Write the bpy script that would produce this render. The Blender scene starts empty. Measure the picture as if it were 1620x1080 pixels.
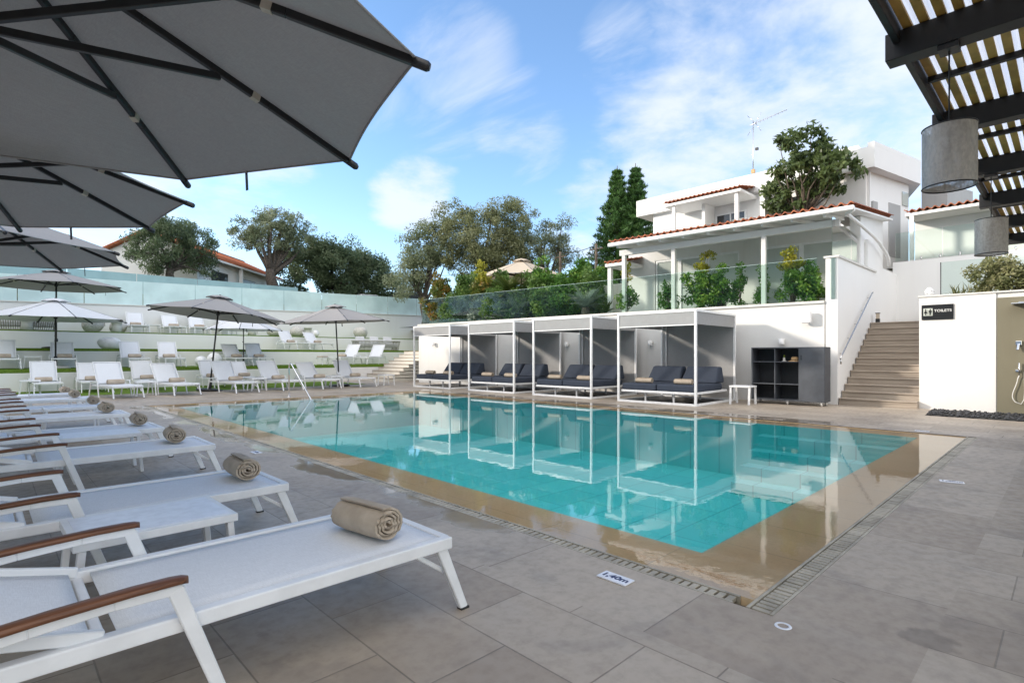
import bpy, math, random
import numpy as np
from mathutils import Vector, Matrix
R = math.radians
S = bpy.context.scene
COL = S.collection
# ------------------------------------------------------------------ camera
H_CAM = 1.25
SHADE_H = 12.2
cam_d = bpy.data.cameras.new("camera"); cam = bpy.data.objects.new("camera", cam_d); COL.objects.link(cam)
cam_d.sensor_width = 36; cam_d.lens = 36 * 858 / 1620; cam_d.shift_y = 21 / 1620
cam_d.clip_start = .05; cam_d.clip_end = 3000
cam.location = (0, 0, H_CAM); cam.rotation_euler = (R(90), 0, R(46 - 90))
S.camera = cam
# ------------------------------------------------------------------ sun and sky
SUN_EL = 18.5; SUN_DIR = Vector((-.707, .707, math.tan(R(SUN_EL)))).normalized()   # towards the sun
S.view_settings.view_transform = 'Standard'; S.view_settings.look = 'None'
S.view_settings.exposure = 1.45; S.view_settings.gamma = 1.0
sun_d = bpy.data.lights.new("sun", 'SUN'); sun = bpy.data.objects.new("sun", sun_d); COL.objects.link(sun)
sun_d.energy = 1.6; sun_d.angle = R(5.0); sun_d.color = (1, .90, .77)
sun.rotation_euler = (-SUN_DIR).to_track_quat('-Z', 'Y').to_euler(); sun.location = (-20, 20, 30)
W = bpy.data.worlds.new("World"); S.world = W; W.use_nodes = True
def sky():
    nt = W.node_tree; N = nt.nodes; L = nt.links; N.clear()
    out = N.new('ShaderNodeOutputWorld'); bg = N.new('ShaderNodeBackground'); L.new(bg.outputs[0], out.inputs[0])
    sk = N.new('ShaderNodeTexSky'); sk.sky_type = 'NISHITA'; sk.sun_disc = False
    sk.sun_elevation = R(SUN_EL); sk.sun_rotation = R(-45); sk.air_density = 1.0; sk.dust_density = .15; sk.ozone_density = 3.2
    tc = N.new('ShaderNodeTexCoord'); nrm = N.new('ShaderNodeVectorMath'); nrm.operation = 'NORMALIZE'
    L.new(tc.outputs['Generated'], nrm.inputs[0])
    sep = N.new('ShaderNodeSeparateXYZ'); L.new(nrm.outputs[0], sep.inputs[0])
    def m(op, a, b=None, clamp=False):
        n = N.new('ShaderNodeMath'); n.operation = op; n.use_clamp = clamp
        for i, v in enumerate((a, b)):
            if v is None: continue
            if isinstance(v, (int, float)): n.inputs[i].default_value = v
            else: L.new(v, n.inputs[i])
        return n.outputs[0]
    zz = m('ADD', m('MAXIMUM', sep.outputs[2], 0.0), .16)
    cmb = N.new('ShaderNodeCombineXYZ')
    L.new(m('DIVIDE', sep.outputs[0], zz), cmb.inputs[0]); L.new(m('DIVIDE', sep.outputs[1], zz), cmb.inputs[1])
    def noise(scale, detail, rough, dist, stretch=(1, 1, 1), rot=0, off=(0, 0, 0)):
        mp = N.new('ShaderNodeMapping'); mp.inputs['Scale'].default_value = stretch; mp.inputs['Rotation'].default_value = (0, 0, rot); mp.inputs['Location'].default_value = off
        L.new(cmb.outputs[0], mp.inputs[0])
        n = N.new('ShaderNodeTexNoise'); n.inputs['Scale'].default_value = scale; n.inputs['Detail'].default_value = detail
        n.inputs['Roughness'].default_value = rough; n.inputs['Distortion'].default_value = dist
        L.new(mp.outputs[0], n.inputs['Vector']); return n.outputs[0]
    n1 = noise(2.7, 9, .58, .25, off=(3.1, .4, 0)); n2 = noise(2.4, 9, .62, 1.0, (1, .35, 1), R(62), (1.7, 5.2, 0)); n3 = noise(9, 6, .6, .2)
    def lobe(d, lo, hi):     # soft patch of sky round a direction
        dt = N.new('ShaderNodeVectorMath'); dt.operation = 'DOT_PRODUCT'; L.new(nrm.outputs[0], dt.inputs[0]); dt.inputs[1].default_value = Vector(d).normalized()
        mr = N.new('ShaderNodeMapRange'); mr.interpolation_type = 'SMOOTHSTEP'; L.new(dt.outputs['Value'], mr.inputs[0])
        mr.inputs[1].default_value = math.cos(R(hi)); mr.inputs[2].default_value = math.cos(R(lo)); return mr.outputs[0]
    LOBES = CLOUDS
    a = None
    for d, lo, hi, w, kind in LOBES:
        v = m('MULTIPLY', lobe(d, lo, hi), w)
        if kind == 'c':   a = v if a is None else m('MAXIMUM', a, v)
    b = None
    for d, lo, hi, w, kind in LOBES:
        v = m('MULTIPLY', lobe(d, lo, hi), w)
        if kind == 's':   b = v if b is None else m('MAXIMUM', b, v)
    def ramp(v, lo, hi):
        mr = N.new('ShaderNodeMapRange'); mr.interpolation_type = 'SMOOTHSTEP'; L.new(v, mr.inputs[0]); mr.inputs[1].default_value = lo; mr.inputs[2].default_value = hi; return mr.outputs[0]
    puff = ramp(m('ADD', m('ADD', m('MULTIPLY', n1, .8), m('MULTIPLY', n3, .2)), m('MULTIPLY', m('SUBTRACT', a, 1.0), .42)), .27, .62)
    cir = ramp(m('ADD', n2, m('MULTIPLY', m('SUBTRACT', b, 1.0), .42)), .42, .74)
    hz = ramp(sep.outputs[2], .34, .02)
    cover = m('MAXIMUM', m('MAXIMUM', m('MULTIPLY', puff, .86), m('MULTIPLY', cir, .58)), m('MULTIPLY', hz, .2), True)
    mix = N.new('ShaderNodeMixRGB'); L.new(cover, mix.inputs[0]); L.new(sk.outputs[0], mix.inputs[1]); mix.inputs[2].default_value = CLOUD_COL
    # unseen bright clouds added overhead and behind the camera to lift ambient light
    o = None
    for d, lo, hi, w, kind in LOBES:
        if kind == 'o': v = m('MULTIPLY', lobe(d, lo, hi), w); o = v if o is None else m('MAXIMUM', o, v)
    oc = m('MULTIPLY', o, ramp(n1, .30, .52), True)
    mix2 = N.new('ShaderNodeMixRGB'); L.new(oc, mix2.inputs[0]); L.new(mix.outputs[0], mix2.inputs[1]); mix2.inputs[2].default_value = FILL_CLOUD_COL
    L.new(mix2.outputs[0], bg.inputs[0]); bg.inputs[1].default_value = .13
CLOUD_COL = (2.75, 2.92, 3.25, 1); FILL_CLOUD_COL = (7.0, 6.7, 6.35, 1)
def dirpx(px, py):
    r = (px - 810) / 858; u = (561 - py) / 858; a = R(46)
    return (math.cos(a) + r * math.sin(a), math.sin(a) - r * math.cos(a), u)
CLOUDS = [((-.55, -.35, .75), 20, 66, 1.0, 'o'), ((-.8, .3, .5), 10, 45, 1.0, 'o'), ((-.3, -.9, .4), 10, 50, 1.0, 'o'),  # out-of-view lobes added as ambient fill
          (dirpx(1330, 120), 6, 26, 1.0, 'c'), (dirpx(1120, 230), 3, 13, .95, 'c'), (dirpx(980, 400), 2, 12, .82, 'c'), (dirpx(1080, 300), 5, 15, 1.0, 'c'), (dirpx(655, 315), 1.5, 6.5, 1.0, 'c'),
          (dirpx(400, 310), 2, 9, .75, 'c'), (dirpx(-300, 300), 10, 40, .9, 'c'), (dirpx(1900, 300), 10, 30, .95, 'c'),
          (dirpx(720, 90), 2, 9, 1.0, 's'), (dirpx(820, 205), 2, 8, 1.0, 's'), (dirpx(700, 240), 2, 7, .85, 's'), (dirpx(985, 70), 1.5, 6, .9, 's'), (dirpx(640, 200), 2, 9, .8, 's')]
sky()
# ------------------------------------------------------------------ helpers
class MB:
    def __init__(s): s.v = []; s.f = []; s.sm = []; s.uv = None
    def add(s, vs, fs, smooth=False):
        o = len(s.v); s.v += [tuple(x) for x in vs]
        for f in fs: s.f.append(tuple(i + o for i in f)); s.sm.append(smooth)
        return s
    def hexa(s, p, smooth=False):      # 8 points: bottom ring then top ring
        return s.add(p, [(3, 2, 1, 0), (4, 5, 6, 7), (0, 1, 5, 4), (1, 2, 6, 5), (2, 3, 7, 6), (3, 0, 4, 7)], smooth)
    def box(s, x0, x1, y0, y1, z0, z1):
        return s.hexa([(x0, y0, z0), (x1, y0, z0), (x1, y1, z0), (x0, y1, z0), (x0, y0, z1), (x1, y0, z1), (x1, y1, z1), (x0, y1, z1)])
    def bar(s, a, b, w, h=None, up=(0, 0, 1), w2=None, h2=None):
        a = Vector(a); b = Vector(b); h = h or w; w2 = w2 or w; h2 = h2 or h
        d = (b - a).normalized(); u = Vector(up)
        if abs(d.dot(u)) > .99: u = Vector((1, 0, 0))
        r = d.cross(u).normalized(); u = r.cross(d).normalized()
        ps = []
        for p, ww, hh in ((a, w, h), (b, w2, h2)):
            for i, j in ((-1, -1), (1, -1), (1, 1), (-1, 1)): ps.append(p + r * ww / 2 * i + u * hh / 2 * j)
        return s.add(ps, [(3, 2, 1, 0), (4, 5, 6, 7), (0, 1, 5, 4), (1, 2, 6, 5), (2, 3, 7, 6), (3, 0, 4, 7)])
    def tube(s, pts, r, n=8, caps=True):
        pts = [Vector(p) for p in pts]; rs = r if isinstance(r, (list, tuple)) else [r] * len(pts)
        vs = []; fs = []; prev = None
        for i, p in enumerate(pts):
            d = (pts[min(i + 1, len(pts) - 1)] - pts[max(i - 1, 0)]).normalized()
            if prev is None: u = d.orthogonal().normalized()
            else:
                u = prev - d * prev.dot(d); u = u.normalized() if u.length > 1e-6 else d.orthogonal().normalized()
            prev = u; w = d.cross(u)
            for k in range(n):
                t = 2 * math.pi * k / n; vs.append(p + (u * math.cos(t) + w * math.sin(t)) * rs[i])
        for i in range(len(pts) - 1):
            for k in range(n):
                k2 = (k + 1) % n; fs.append((i * n + k, i * n + k2, (i + 1) * n + k2, (i + 1) * n + k))
        s.add(vs, fs, True)
        if caps:
            o = len(s.v) - len(vs); s.f.append(tuple(o + k for k in reversed(range(n)))); s.f.append(tuple(o + len(vs) - n + k for k in range(n))); s.sm += [False, False]
        return s
    def lathe(s, prof, c=(0, 0, 0), n=20):
        vs = []; fs = []
        for r, z in prof:
            for k in range(n):
                t = 2 * math.pi * k / n; vs.append((c[0] + r * math.cos(t), c[1] + r * math.sin(t), c[2] + z))
        for i in range(len(prof) - 1):
            for k in range(n):
                k2 = (k + 1) % n; fs.append((i * n + k, i * n + k2, (i + 1) * n + k2, (i + 1) * n + k))
        return s.add(vs, fs, True)
    def prism(s, poly, ax, a, b):       # polygon in the plane normal to axis ax, from a to b
        def P(p, t):
            q = list(p); q.insert(ax, t); return q
        n = len(poly); vs = [P(p, a) for p in poly] + [P(p, b) for p in poly]
        return s.add(vs, [tuple(reversed(range(n))), tuple(range(n, 2 * n))] + [(i, (i + 1) % n, n + (i + 1) % n, n + i) for i in range(n)])
    def ellipsoid(s, c, r, nu=16, nv=10, lump=0, seed=0):
        rng = random.Random(seed); vs = []; fs = []
        ph = [rng.random() * 6.28 for _ in range(6)]
        for j in range(nv + 1):
            t = math.pi * j / nv
            for i in range(nu):
                p = 2 * math.pi * i / nu
                k = 1 + lump * (math.sin(2 * p + ph[0]) * math.sin(t) + .6 * math.sin(3 * p + ph[1] + 2 * t) * math.sin(t) + .5 * math.sin(3 * t + ph[2]))
                vs.append((c[0] + r[0] * k * math.sin(t) * math.cos(p), c[1] + r[1] * k * math.sin(t) * math.sin(p), c[2] + r[2] * k * math.cos(t)))
        for j in range(nv):
            for i in range(nu):
                i2 = (i + 1) % nu; fs.append((j * nu + i, (j + 1) * nu + i, (j + 1) * nu + i2, j * nu + i2))
        return s.add(vs, fs, True)
    def xf(s, M):
        s.v = [tuple(M @ Vector(p)) for p in s.v]; return s
    def merge(s, o): return s.add(o.v, o.f) if not o.sm else s._m(o)
    def _m(s, o):
        k = len(s.v); s.v += o.v; s.f += [tuple(i + k for i in f) for f in o.f]; s.sm += o.sm; return s
    def build(s, name, mat, parent=None, bevel=0, seg=2, loc=None, rz=None):
        me = bpy.data.meshes.new(name); me.from_pydata(s.v, [], s.f); me.update()
        if any(s.sm): me.polygons.foreach_set('use_smooth', s.sm)
        for mm in (mat if isinstance(mat, (list, tuple)) else [mat]): me.materials.append(mm)
        o = bpy.data.objects.new(name, me); COL.objects.link(o)
        if parent: o.parent = parent
        if loc is not None: o.location = loc
        if rz is not None: o.rotation_euler = (0, 0, rz)
        if bevel:
            b = o.modifiers.new('bevel', 'BEVEL'); b.width = bevel; b.segments = seg; b.limit_method = 'ANGLE'; b.angle_limit = R(50)
        return o
def thing(name, label, cat, loc=(0, 0, 0), rz=0, group=None):
    o = bpy.data.objects.new(name, None); COL.objects.link(o); o.location = loc; o.rotation_euler = (0, 0, rz); o.empty_display_size = .2
    o['label'] = label; o['category'] = cat
    if group: o['group'] = group
    return o
def tag(o, label, cat, group=None):
    o['label'] = label; o['category'] = cat
    if group: o['group'] = group
    return o
def struct(o): o['kind'] = 'structure'; return o
def copy_tree(o, parent=None):
    c = o.copy(); COL.objects.link(c)
    if parent: c.parent = parent
    for ch in list(o.children): copy_tree(ch, c)
    return c
class Kit:      # the first placement uses the prototype itself, later ones are copies
    def __init__(s, proto): s.p = proto; s.used = False
    def put(s, loc, rz, label, group=None, scale=None):
        o = copy_tree(s.p) if s.used else s.p
        s.used = True
        o.location = loc; o.rotation_euler = (0, 0, rz); o['label'] = label
        if group: o['group'] = group
        elif 'group' in o.keys(): del o['group']
        if scale: o.scale = (scale,) * 3 if isinstance(scale, (int, float)) else scale
        return o
# ------------------------------------------------------------------ materials
class NT:
    def __init__(s, name):
        s.m = bpy.data.materials.new(name); s.m.use_nodes = True; s.t = s.m.node_tree; s.N = s.t.nodes; s.b = s.N['Principled BSDF']; s.out = s.N['Material Output']
    def n(s, typ, **kw):
        x = s.N.new(typ)
        for k, v in kw.items():
            if k.startswith('i_'): x.inputs[k[2:].replace('_', ' ')].default_value = v
            else: setattr(x, k, v)
        return x
    def l(s, a, b): s.t.links.new(a, b)
    def coord(s, kind='Object'): return s.n('ShaderNodeTexCoord').outputs[kind]
    def pos(s): return s.n('ShaderNodeNewGeometry').outputs['Position']
    def noise(s, scale, detail=5, rough=.55, vec=None, stretch=None, dist=0):
        x = s.n('ShaderNodeTexNoise'); x.inputs['Scale'].default_value = scale; x.inputs['Detail'].default_value = detail; x.inputs['Roughness'].default_value = rough; x.inputs['Distortion'].default_value = dist
        v = vec if vec is not None else s.coord()
        if stretch:
            mp = s.n('ShaderNodeMapping'); mp.inputs['Scale'].default_value = stretch; s.l(v, mp.inputs[0]); v = mp.outputs[0]
        s.l(v, x.inputs['Vector']); return x.outputs[0]
    def ramp(s, v, lo, hi, a=0, b=1):
        x = s.n('ShaderNodeMapRange'); x.interpolation_type = 'SMOOTHSTEP'; s.l(v, x.inputs[0])
        for i, q in zip((1, 2, 3, 4), (lo, hi, a, b)): x.inputs[i].default_value = q
        return x.outputs[0]
    def mix(s, f, a, b):
        x = s.n('ShaderNodeMixRGB')
        for i, q in enumerate((f, a, b)):
            if isinstance(q, (int, float)): x.inputs[i].default_value = q
            elif isinstance(q, tuple): x.inputs[i].default_value = (*q[:3], 1)
            else: s.l(q, x.inputs[i])
        return x.outputs[0]
    def math(s, op, a, b=0):
        x = s.n('ShaderNodeMath', operation=op)
        for i, q in enumerate((a, b)):
            if isinstance(q, (int, float)): x.inputs[i].default_value = q
            else: s.l(q, x.inputs[i])
        return x.outputs[0]
    def bump(s, h, strength, dist=.01):
        x = s.n('ShaderNodeBump'); x.inputs['Strength'].default_value = strength; x.inputs['Distance'].default_value = dist; s.l(h, x.inputs['Height']); s.l(x.outputs[0], s.b.inputs['Normal'])
    def set(s, col=None, rough=None, metal=None, spec=None):
        for k, v in (('Base Color', col), ('Roughness', rough), ('Metallic', metal), ('Specular IOR Level', spec)):
            if v is None: continue
            if isinstance(v, (int, float)): s.b.inputs[k].default_value = v
            elif isinstance(v, tuple): s.b.inputs[k].default_value = (*v, 1)
            else: s.l(v, s.b.inputs[k])
        return s
def mat(name, col, rough=.5, metal=0, var=.12, scale=6, bump=0, bscale=60, spec=.5):
    t = NT(name)
    dark = tuple(c * (1 - var) for c in col); lite = tuple(min(1, c * (1 + var * .6)) for c in col)
    c = t.mix(t.ramp(t.noise(scale), .35, .65), dark, lite)
    t.set(c, rough, metal, spec)
    if bump: t.bump(t.noise(bscale, 4), bump)
    return t.m
def m_plaster(name, col, stain=.1):
    t = NT(name); p = t.pos()
    v = t.ramp(t.noise(.35, 6, .6, p), .3, .7)
    streak = t.ramp(t.noise(2.2, 5, .6, p, (1, 1, .12)), .52, .78)
    c = t.mix(v, tuple(x * (1 - stain * .6) for x in col), col)
    c = t.mix(t.math('MULTIPLY', streak, stain * 2), c, tuple(x * y for x, y in zip(col, (.72, .68, .62))))
    t.set(c, .75, 0, .3); t.bump(t.noise(90, 4, .6, p), .12, .004); return t.m
def m_fabric(name, col, trans=.0, weave=900, var=.07, bump=.25, wrinkle=0):
    t = NT(name); o = t.coord()
    w1 = t.noise(weave * .35, 2, .5, o, (1, .06, 1)); w2 = t.noise(weave * .35, 2, .5, o, (.06, 1, .3))
    w = t.math('ADD', t.math('MULTIPLY', w1, .5), t.math('MULTIPLY', w2, .5))
    soft = t.noise(2.5, 4)
    c = t.mix(t.ramp(w, .38, .62), tuple(x * (1 - var * 1.6) for x in col), tuple(min(1, x * (1 + var)) for x in col))
    c = t.mix(t.ramp(soft, .35, .7, 0, .35), c, tuple(x * (1 - var * 1.8) for x in col))
    t.set(c, .85, 0, .2); t.bump(t.math('ADD', w, t.math('MULTIPLY', t.noise(2.2, 3, .5, o, (1, 1, 1), .6), wrinkle)), bump, .002)
    if trans:
        tr = t.n('ShaderNodeBsdfTranslucent'); t.l(c, tr.inputs[0]); mx = t.n('ShaderNodeMixShader'); mx.inputs[0].default_value = trans
        t.l(t.b.outputs[0], mx.inputs[1]); t.l(tr.outputs[0], mx.inputs[2]); t.l(mx.outputs[0], t.out.inputs[0])
    return t.m
def m_glass(name, tint, frost=0, frostcol=(.6, .8, .8), refl=1.0):
    t = NT(name); tr = t.n('ShaderNodeBsdfTransparent'); tr.inputs[0].default_value = (*tint, 1)
    gl = t.n('ShaderNodeBsdfGlossy'); gl.inputs['Roughness'].default_value = .02
    fr = t.n('ShaderNodeFresnel'); fr.inputs[0].default_value = 1.45
    mx = t.n('ShaderNodeMixShader'); t.l(t.math('MULTIPLY', fr.outputs[0], refl), mx.inputs[0])
    base = tr.outputs[0]
    if frost:
        df = t.n('ShaderNodeBsdfDiffuse'); df.inputs[0].default_value = (*frostcol, 1); m2 = t.n('ShaderNodeMixShader')
        t.l(t.ramp(t.noise(1.3, 4, .5, t.pos()), .3, .7, frost * .9, min(1, frost * 1.08)), m2.inputs[0]); t.l(tr.outputs[0], m2.inputs[1]); t.l(df.outputs[0], m2.inputs[2]); base = m2.outputs[0]
    t.l(base, mx.inputs[1]); t.l(gl.outputs[0], mx.inputs[2]); t.l(mx.outputs[0], t.out.inputs[0]); return t.m
def m_leaf(name, dark, mid, lite, trans=.25, rough=.5):
    t = NT(name); a = t.n('ShaderNodeAttribute', attribute_name='tone').outputs['Fac']
    c = t.mix(t.ramp(a, 0, .55), dark, mid); c = t.mix(t.ramp(a, .5, 1.0), c, lite)
    t.set(c, rough, 0, .35)
    tr = t.n('ShaderNodeBsdfTranslucent'); t.l(c, tr.inputs[0]); mx = t.n('ShaderNodeMixShader'); mx.inputs[0].default_value = trans
    t.l(t.b.outputs[0], mx.inputs[1]); t.l(tr.outputs[0], mx.inputs[2]); t.l(mx.outputs[0], t.out.inputs[0]); return t.m
def m_slab(name, along_y, bw, bh, off, wet):
    t = NT(name); p = t.pos(); v = p
    mp = t.n('ShaderNodeMapping'); mp.inputs['Rotation'].default_value = (0, 0, R(90) if along_y else 0); mp.inputs['Location'].default_value = off; t.l(v, mp.inputs[0])
    br = t.n('ShaderNodeTexBrick'); br.offset = .43; br.squash = 1.0; t.l(mp.outputs[0], br.inputs['Vector'])
    for k, q in (('Scale', 1.0), ('Brick Width', bw), ('Row Height', bh), ('Mortar Size', .005), ('Mortar Smooth', .6), ('Bias', -.1)): br.inputs[k].default_value = q
    br.inputs['Color1'].default_value = (.33, .272, .214, 1); br.inputs['Color2'].default_value = (.475, .41, .335, 1); br.inputs['Mortar'].default_value = (.185, .16, .13, 1)
    big = t.ramp(t.noise(.9, 6, .6, p), .32, .7); fine = t.noise(14, 6, .65, p); grain = t.noise(4.5, 5, .6, p, (1, .25, 1))
    c = t.mix(t.math('MULTIPLY', big, .35), br.outputs['Color'], (.53, .435, .325))
    c = t.mix(t.ramp(fine, .4, .75, 0, .28), c, (.17, .15, .14)); c = t.mix(t.ramp(grain, .45, .7, 0, .16), c, (.48, .44, .39))
    dampn = t.noise(1.6, 5, .6, p, dist=.4); damp = t.ramp(dampn, .56, .64)
    c = t.mix(t.math('MULTIPLY', damp, .30), c, (.20, .175, .155))
    for cx_, cy_, rad_ in ((2.98, .44, .13), (1.2, 1.3, .16), (8.6, .1, .2), (5.1, -.2, .14)):     # old dark stains on the stone
        ds = t.n('ShaderNodeVectorMath', operation='DISTANCE'); t.l(p, ds.inputs[0]); ds.inputs[1].default_value = (cx_, cy_, 0)
        st_ = t.ramp(t.math('ADD', ds.outputs['Value'], t.math('MULTIPLY', t.noise(9, 4, .6, p), .16)), rad_ + .07, rad_ + .03); c = t.mix(t.math('MULTIPLY', st_, .38), c, (.08, .07, .065))
    foot = t.ramp(t.noise(.55, 6, .65, p, (1, 1.6, 1), .8), .50, .66); c = t.mix(t.math('MULTIPLY', foot, .38), c, (.21, .175, .145))
    rough = t.ramp(fine, .3, .7, .42, .62)
    if wet:      # splashed water beside the drain along the pool's long side
        sx = t.n('ShaderNodeSeparateXYZ'); t.l(p, sx.inputs[0])
        near = t.ramp(sx.outputs[0], 2.10, 2.72); ny = t.ramp(sx.outputs[1], 1.9, 3.4)
        wn = t.noise(1.15, 4, .5, p, (1, .7, 1), .3)
        w = t.ramp(t.math('ADD', wn, t.math('MULTIPLY', t.math('SUBTRACT', t.math('MULTIPLY', near, ny), 1), .42)), .36, .47)
        c = t.mix(t.math('MULTIPLY', w, .55), c, (.25, .20, .145)); rough = t.mix(w, rough, (.04, .04, .04))
    t.set(c, rough, 0, .4)
    h = t.math('ADD', t.math('MULTIPLY', br.outputs['Fac'], -1.0), t.math('MULTIPLY', fine, .12))
    if wet: h = t.math('MULTIPLY', h, t.math('SUBTRACT', 1, w))
    t.bump(h, .35, .006); return t.m
M = {}
M['white_frame'] = mat('white_powder_coat', (.80, .81, .82), .38, 0, .05, 9, .04, 200)
M['sling'] = m_fabric('white_sling_mesh', (.76, .78, .81), 0, 1400, .05, .2)
M['teak'] = None
def teak():
    t = NT('oiled_teak'); o = t.coord(); g = t.noise(7, 6, .6, o, (.35, 9, 9), 1.2)
    t.set(t.mix(t.ramp(g, .3, .7), (.085, .032, .016), (.19, .080, .038)), .42, 0, .4); t.bump(g, .15, .002); return t.m
M['teak'] = teak()
M['canopy'] = m_fabric('grey_parasol_canvas', (.365, .35, .34), .08, 500, .05, .18, 30)
M['canopy_white'] = m_fabric('white_parasol_canvas', (.74, .75, .77), .12, 500, .04, .15, 25)
M['black_beam'] = mat('black_painted_beam', (.011, .011, .012), .5, 0, .25, 6, .05, 150)
M['charcoal'] = mat('charcoal_metal', (.019, .019, .020), .42, 0, .2, 8, .05, 200)
M['tape'] = mat('canvas_loop', (.55, .5, .42), .8)
M['towel'] = None
def towel():
    t = NT('beige_terry'); o = t.coord(); f = t.noise(210, 3, .6, o); s_ = t.noise(5, 4, .6, o)
    t.set(t.mix(t.ramp(s_, .3, .7), (.40, .33, .255), (.52, .44, .35)), .95, 0, .1); t.bump(t.math('ADD', f, t.math('MULTIPLY', t.noise(22, 3, .6, o), 1.5)), .6, .004); return t.m
M['towel'] = towel()
M['navy'] = m_fabric('navy_cushion', (.050, .062, .088), 0, 700, .12, .3, 12)
M['grey_fabric'] = m_fabric('mid_grey_awning', (.37, .37, .375), .08, 500, .06, .15)
M['cream_fabric'] = m_fabric('cream_canvas', (.62, .53, .42), .15, 500, .06, .15)
M['plaster'] = m_plaster('white_render', (.76, .752, .735), .15)
M['plaster_clean'] = m_plaster('bright_white_render', (.82, .82, .815), .05)
M['plaster_old'] = m_plaster('cream_render', (.70, .67, .61), .2)
M['coping'] = m_plaster('pale_coping', (.66, .65, .62), .14)
M['concrete'] = m_plaster('grey_concrete', (.42, .42, .42), .2)
M['olive_wall'] = m_plaster('olive_render', (.185, .17, .12), .12)
M['stainless'] = mat('stainless_steel', (.62, .62, .62), .22, 1.0, .08, 20)
M['chrome'] = mat('chrome', (.75, .75, .76), .08, 1.0, .03, 20)
M['rubber'] = mat('rubber', (.03, .03, .03), .7)
M['slate_panel'] = mat('slate_grey_board', (.070, .078, .093), .5, 0, .12, 4, .05, 120)
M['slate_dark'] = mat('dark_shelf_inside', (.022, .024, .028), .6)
M['sign_black'] = mat('black_sign_board', (.012, .012, .013), .3)
M['sign_white'] = mat('white_lettering', (.78, .78, .76), .5)
M['sign_grey'] = mat('grey_pictogram_plate', (.50, .53, .48), .5)
M['plate_white'] = mat('white_enamel_plate', (.78, .80, .86), .3, 0, .08, 14)
M['plate_navy'] = mat('navy_lettering', (.03, .04, .12), .45)
M['grate'] = mat('ivory_drain_plastic', (.41, .365, .285), .55, 0, .25, 5, .1, 80)
M['gap'] = mat('dark_drain_channel', (.02, .02, .018), .9)
M['glass'] = m_glass('clear_balustrade_glass', (.90, .955, .93))
M['glass_green'] = m_glass('clear_green_glass', (.90, .965, .935), 0, (.6, .8, .8), .4)
M['glass_frost'] = m_glass('frosted_mint_glass', (.62, .82, .83), .82, (.68, .86, .86), .8)
M['glass_frost_dark'] = m_glass('smoked_mint_glass', (.50, .68, .71), .75, (.36, .55, .58), .8)
M['window'] = None
def window():
    t = NT('window_glass'); t.set(t.mix(t.ramp(t.noise(.8, 3, .5, t.pos()), .3, .7), (.40, .44, .41), (.50, .54, .51)), .05, 0, .6); return t.m
M['window'] = window()
M['curtain'] = mat('pale_blind', (.66, .70, .66), .8, 0, .06, 2)
M['window_dark'] = mat('dark_window_glass', (.05, .055, .06), .05)
M['light_shade'] = mat('white_globe', (.83, .83, .83), .35)
M['straw'] = mat('straw', (.52, .33, .16), .8, 0, .25, 30, .3, 80)
M['pouf'] = m_fabric('speckled_woven_pouf', (.64, .62, .58), 0, 300, .25, .5)
M['rattan'] = mat('grey_rattan', (.34, .33, .29), .7, 0, .25, 12)
M['bark_olive'] = mat('olive_bark', (.085, .07, .058), .9, 0, .45, 9, .8, 18)
M['bark'] = mat('brown_bark', (.10, .078, .058), .9, 0, .4, 9, .8, 20)
M['leaf_olive'] = m_leaf('olive_leaf', (0.118, 0.159, 0.085), (0.218, 0.254, 0.147), (0.354, 0.389, 0.271), .45)
M['leaf_olive_brown'] = m_leaf('bronzed_olive_leaf', (.125, .152, .072), (.22, .24, .118), (.33, .345, .20), .45)
M['leaf_dark'] = m_leaf('dark_olive_leaf', (0.064, 0.096, 0.053), (0.119, 0.168, 0.087), (0.199, 0.247, 0.143), .45)
M['leaf_conifer'] = m_leaf('conifer_needle', (0.025, 0.069, 0.018), (0.053, 0.125, 0.027), (0.094, 0.188, 0.044), .2)
M['leaf_glossy'] = m_leaf('glossy_leaf', (0.053, 0.08, 0.032), (0.106, 0.151, 0.053), (0.195, 0.248, 0.098), .45, .35)
M['leaf_fresh'] = m_leaf('fresh_shrub_leaf', (.055, .14, .025), (.11, .24, .045), (.24, .36, .06), .4)
M['leaf_gold'] = m_leaf('yellow_green_tip', (.19, .25, .03), (.34, .34, .04), (.48, .42, .07), .4)
M['leaf_red'] = m_leaf('bronze_red_leaf', (.06, .12, .022), (.15, .16, .03), (.32, .15, .04), .3)
M['leaf_cycad'] = m_leaf('cycad_frond', (.045, .085, .018), (.09, .125, .025), (.17, .165, .045), .2)
M['leaf_hedge'] = m_leaf('hedge_leaf', (.06, .12, .03), (.11, .20, .045), (.20, .28, .08), .3)
M['leaf_silver'] = m_leaf('silver_frond', (.08, .12, .085), (.17, .22, .17), (.30, .35, .28), .2)
M['leaf_hay'] = m_leaf('pale_wiry_shrub', (.10, .12, .045), (.22, .23, .10), (.36, .34, .19), .3)
M['strap'] = M['charcoal']
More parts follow.
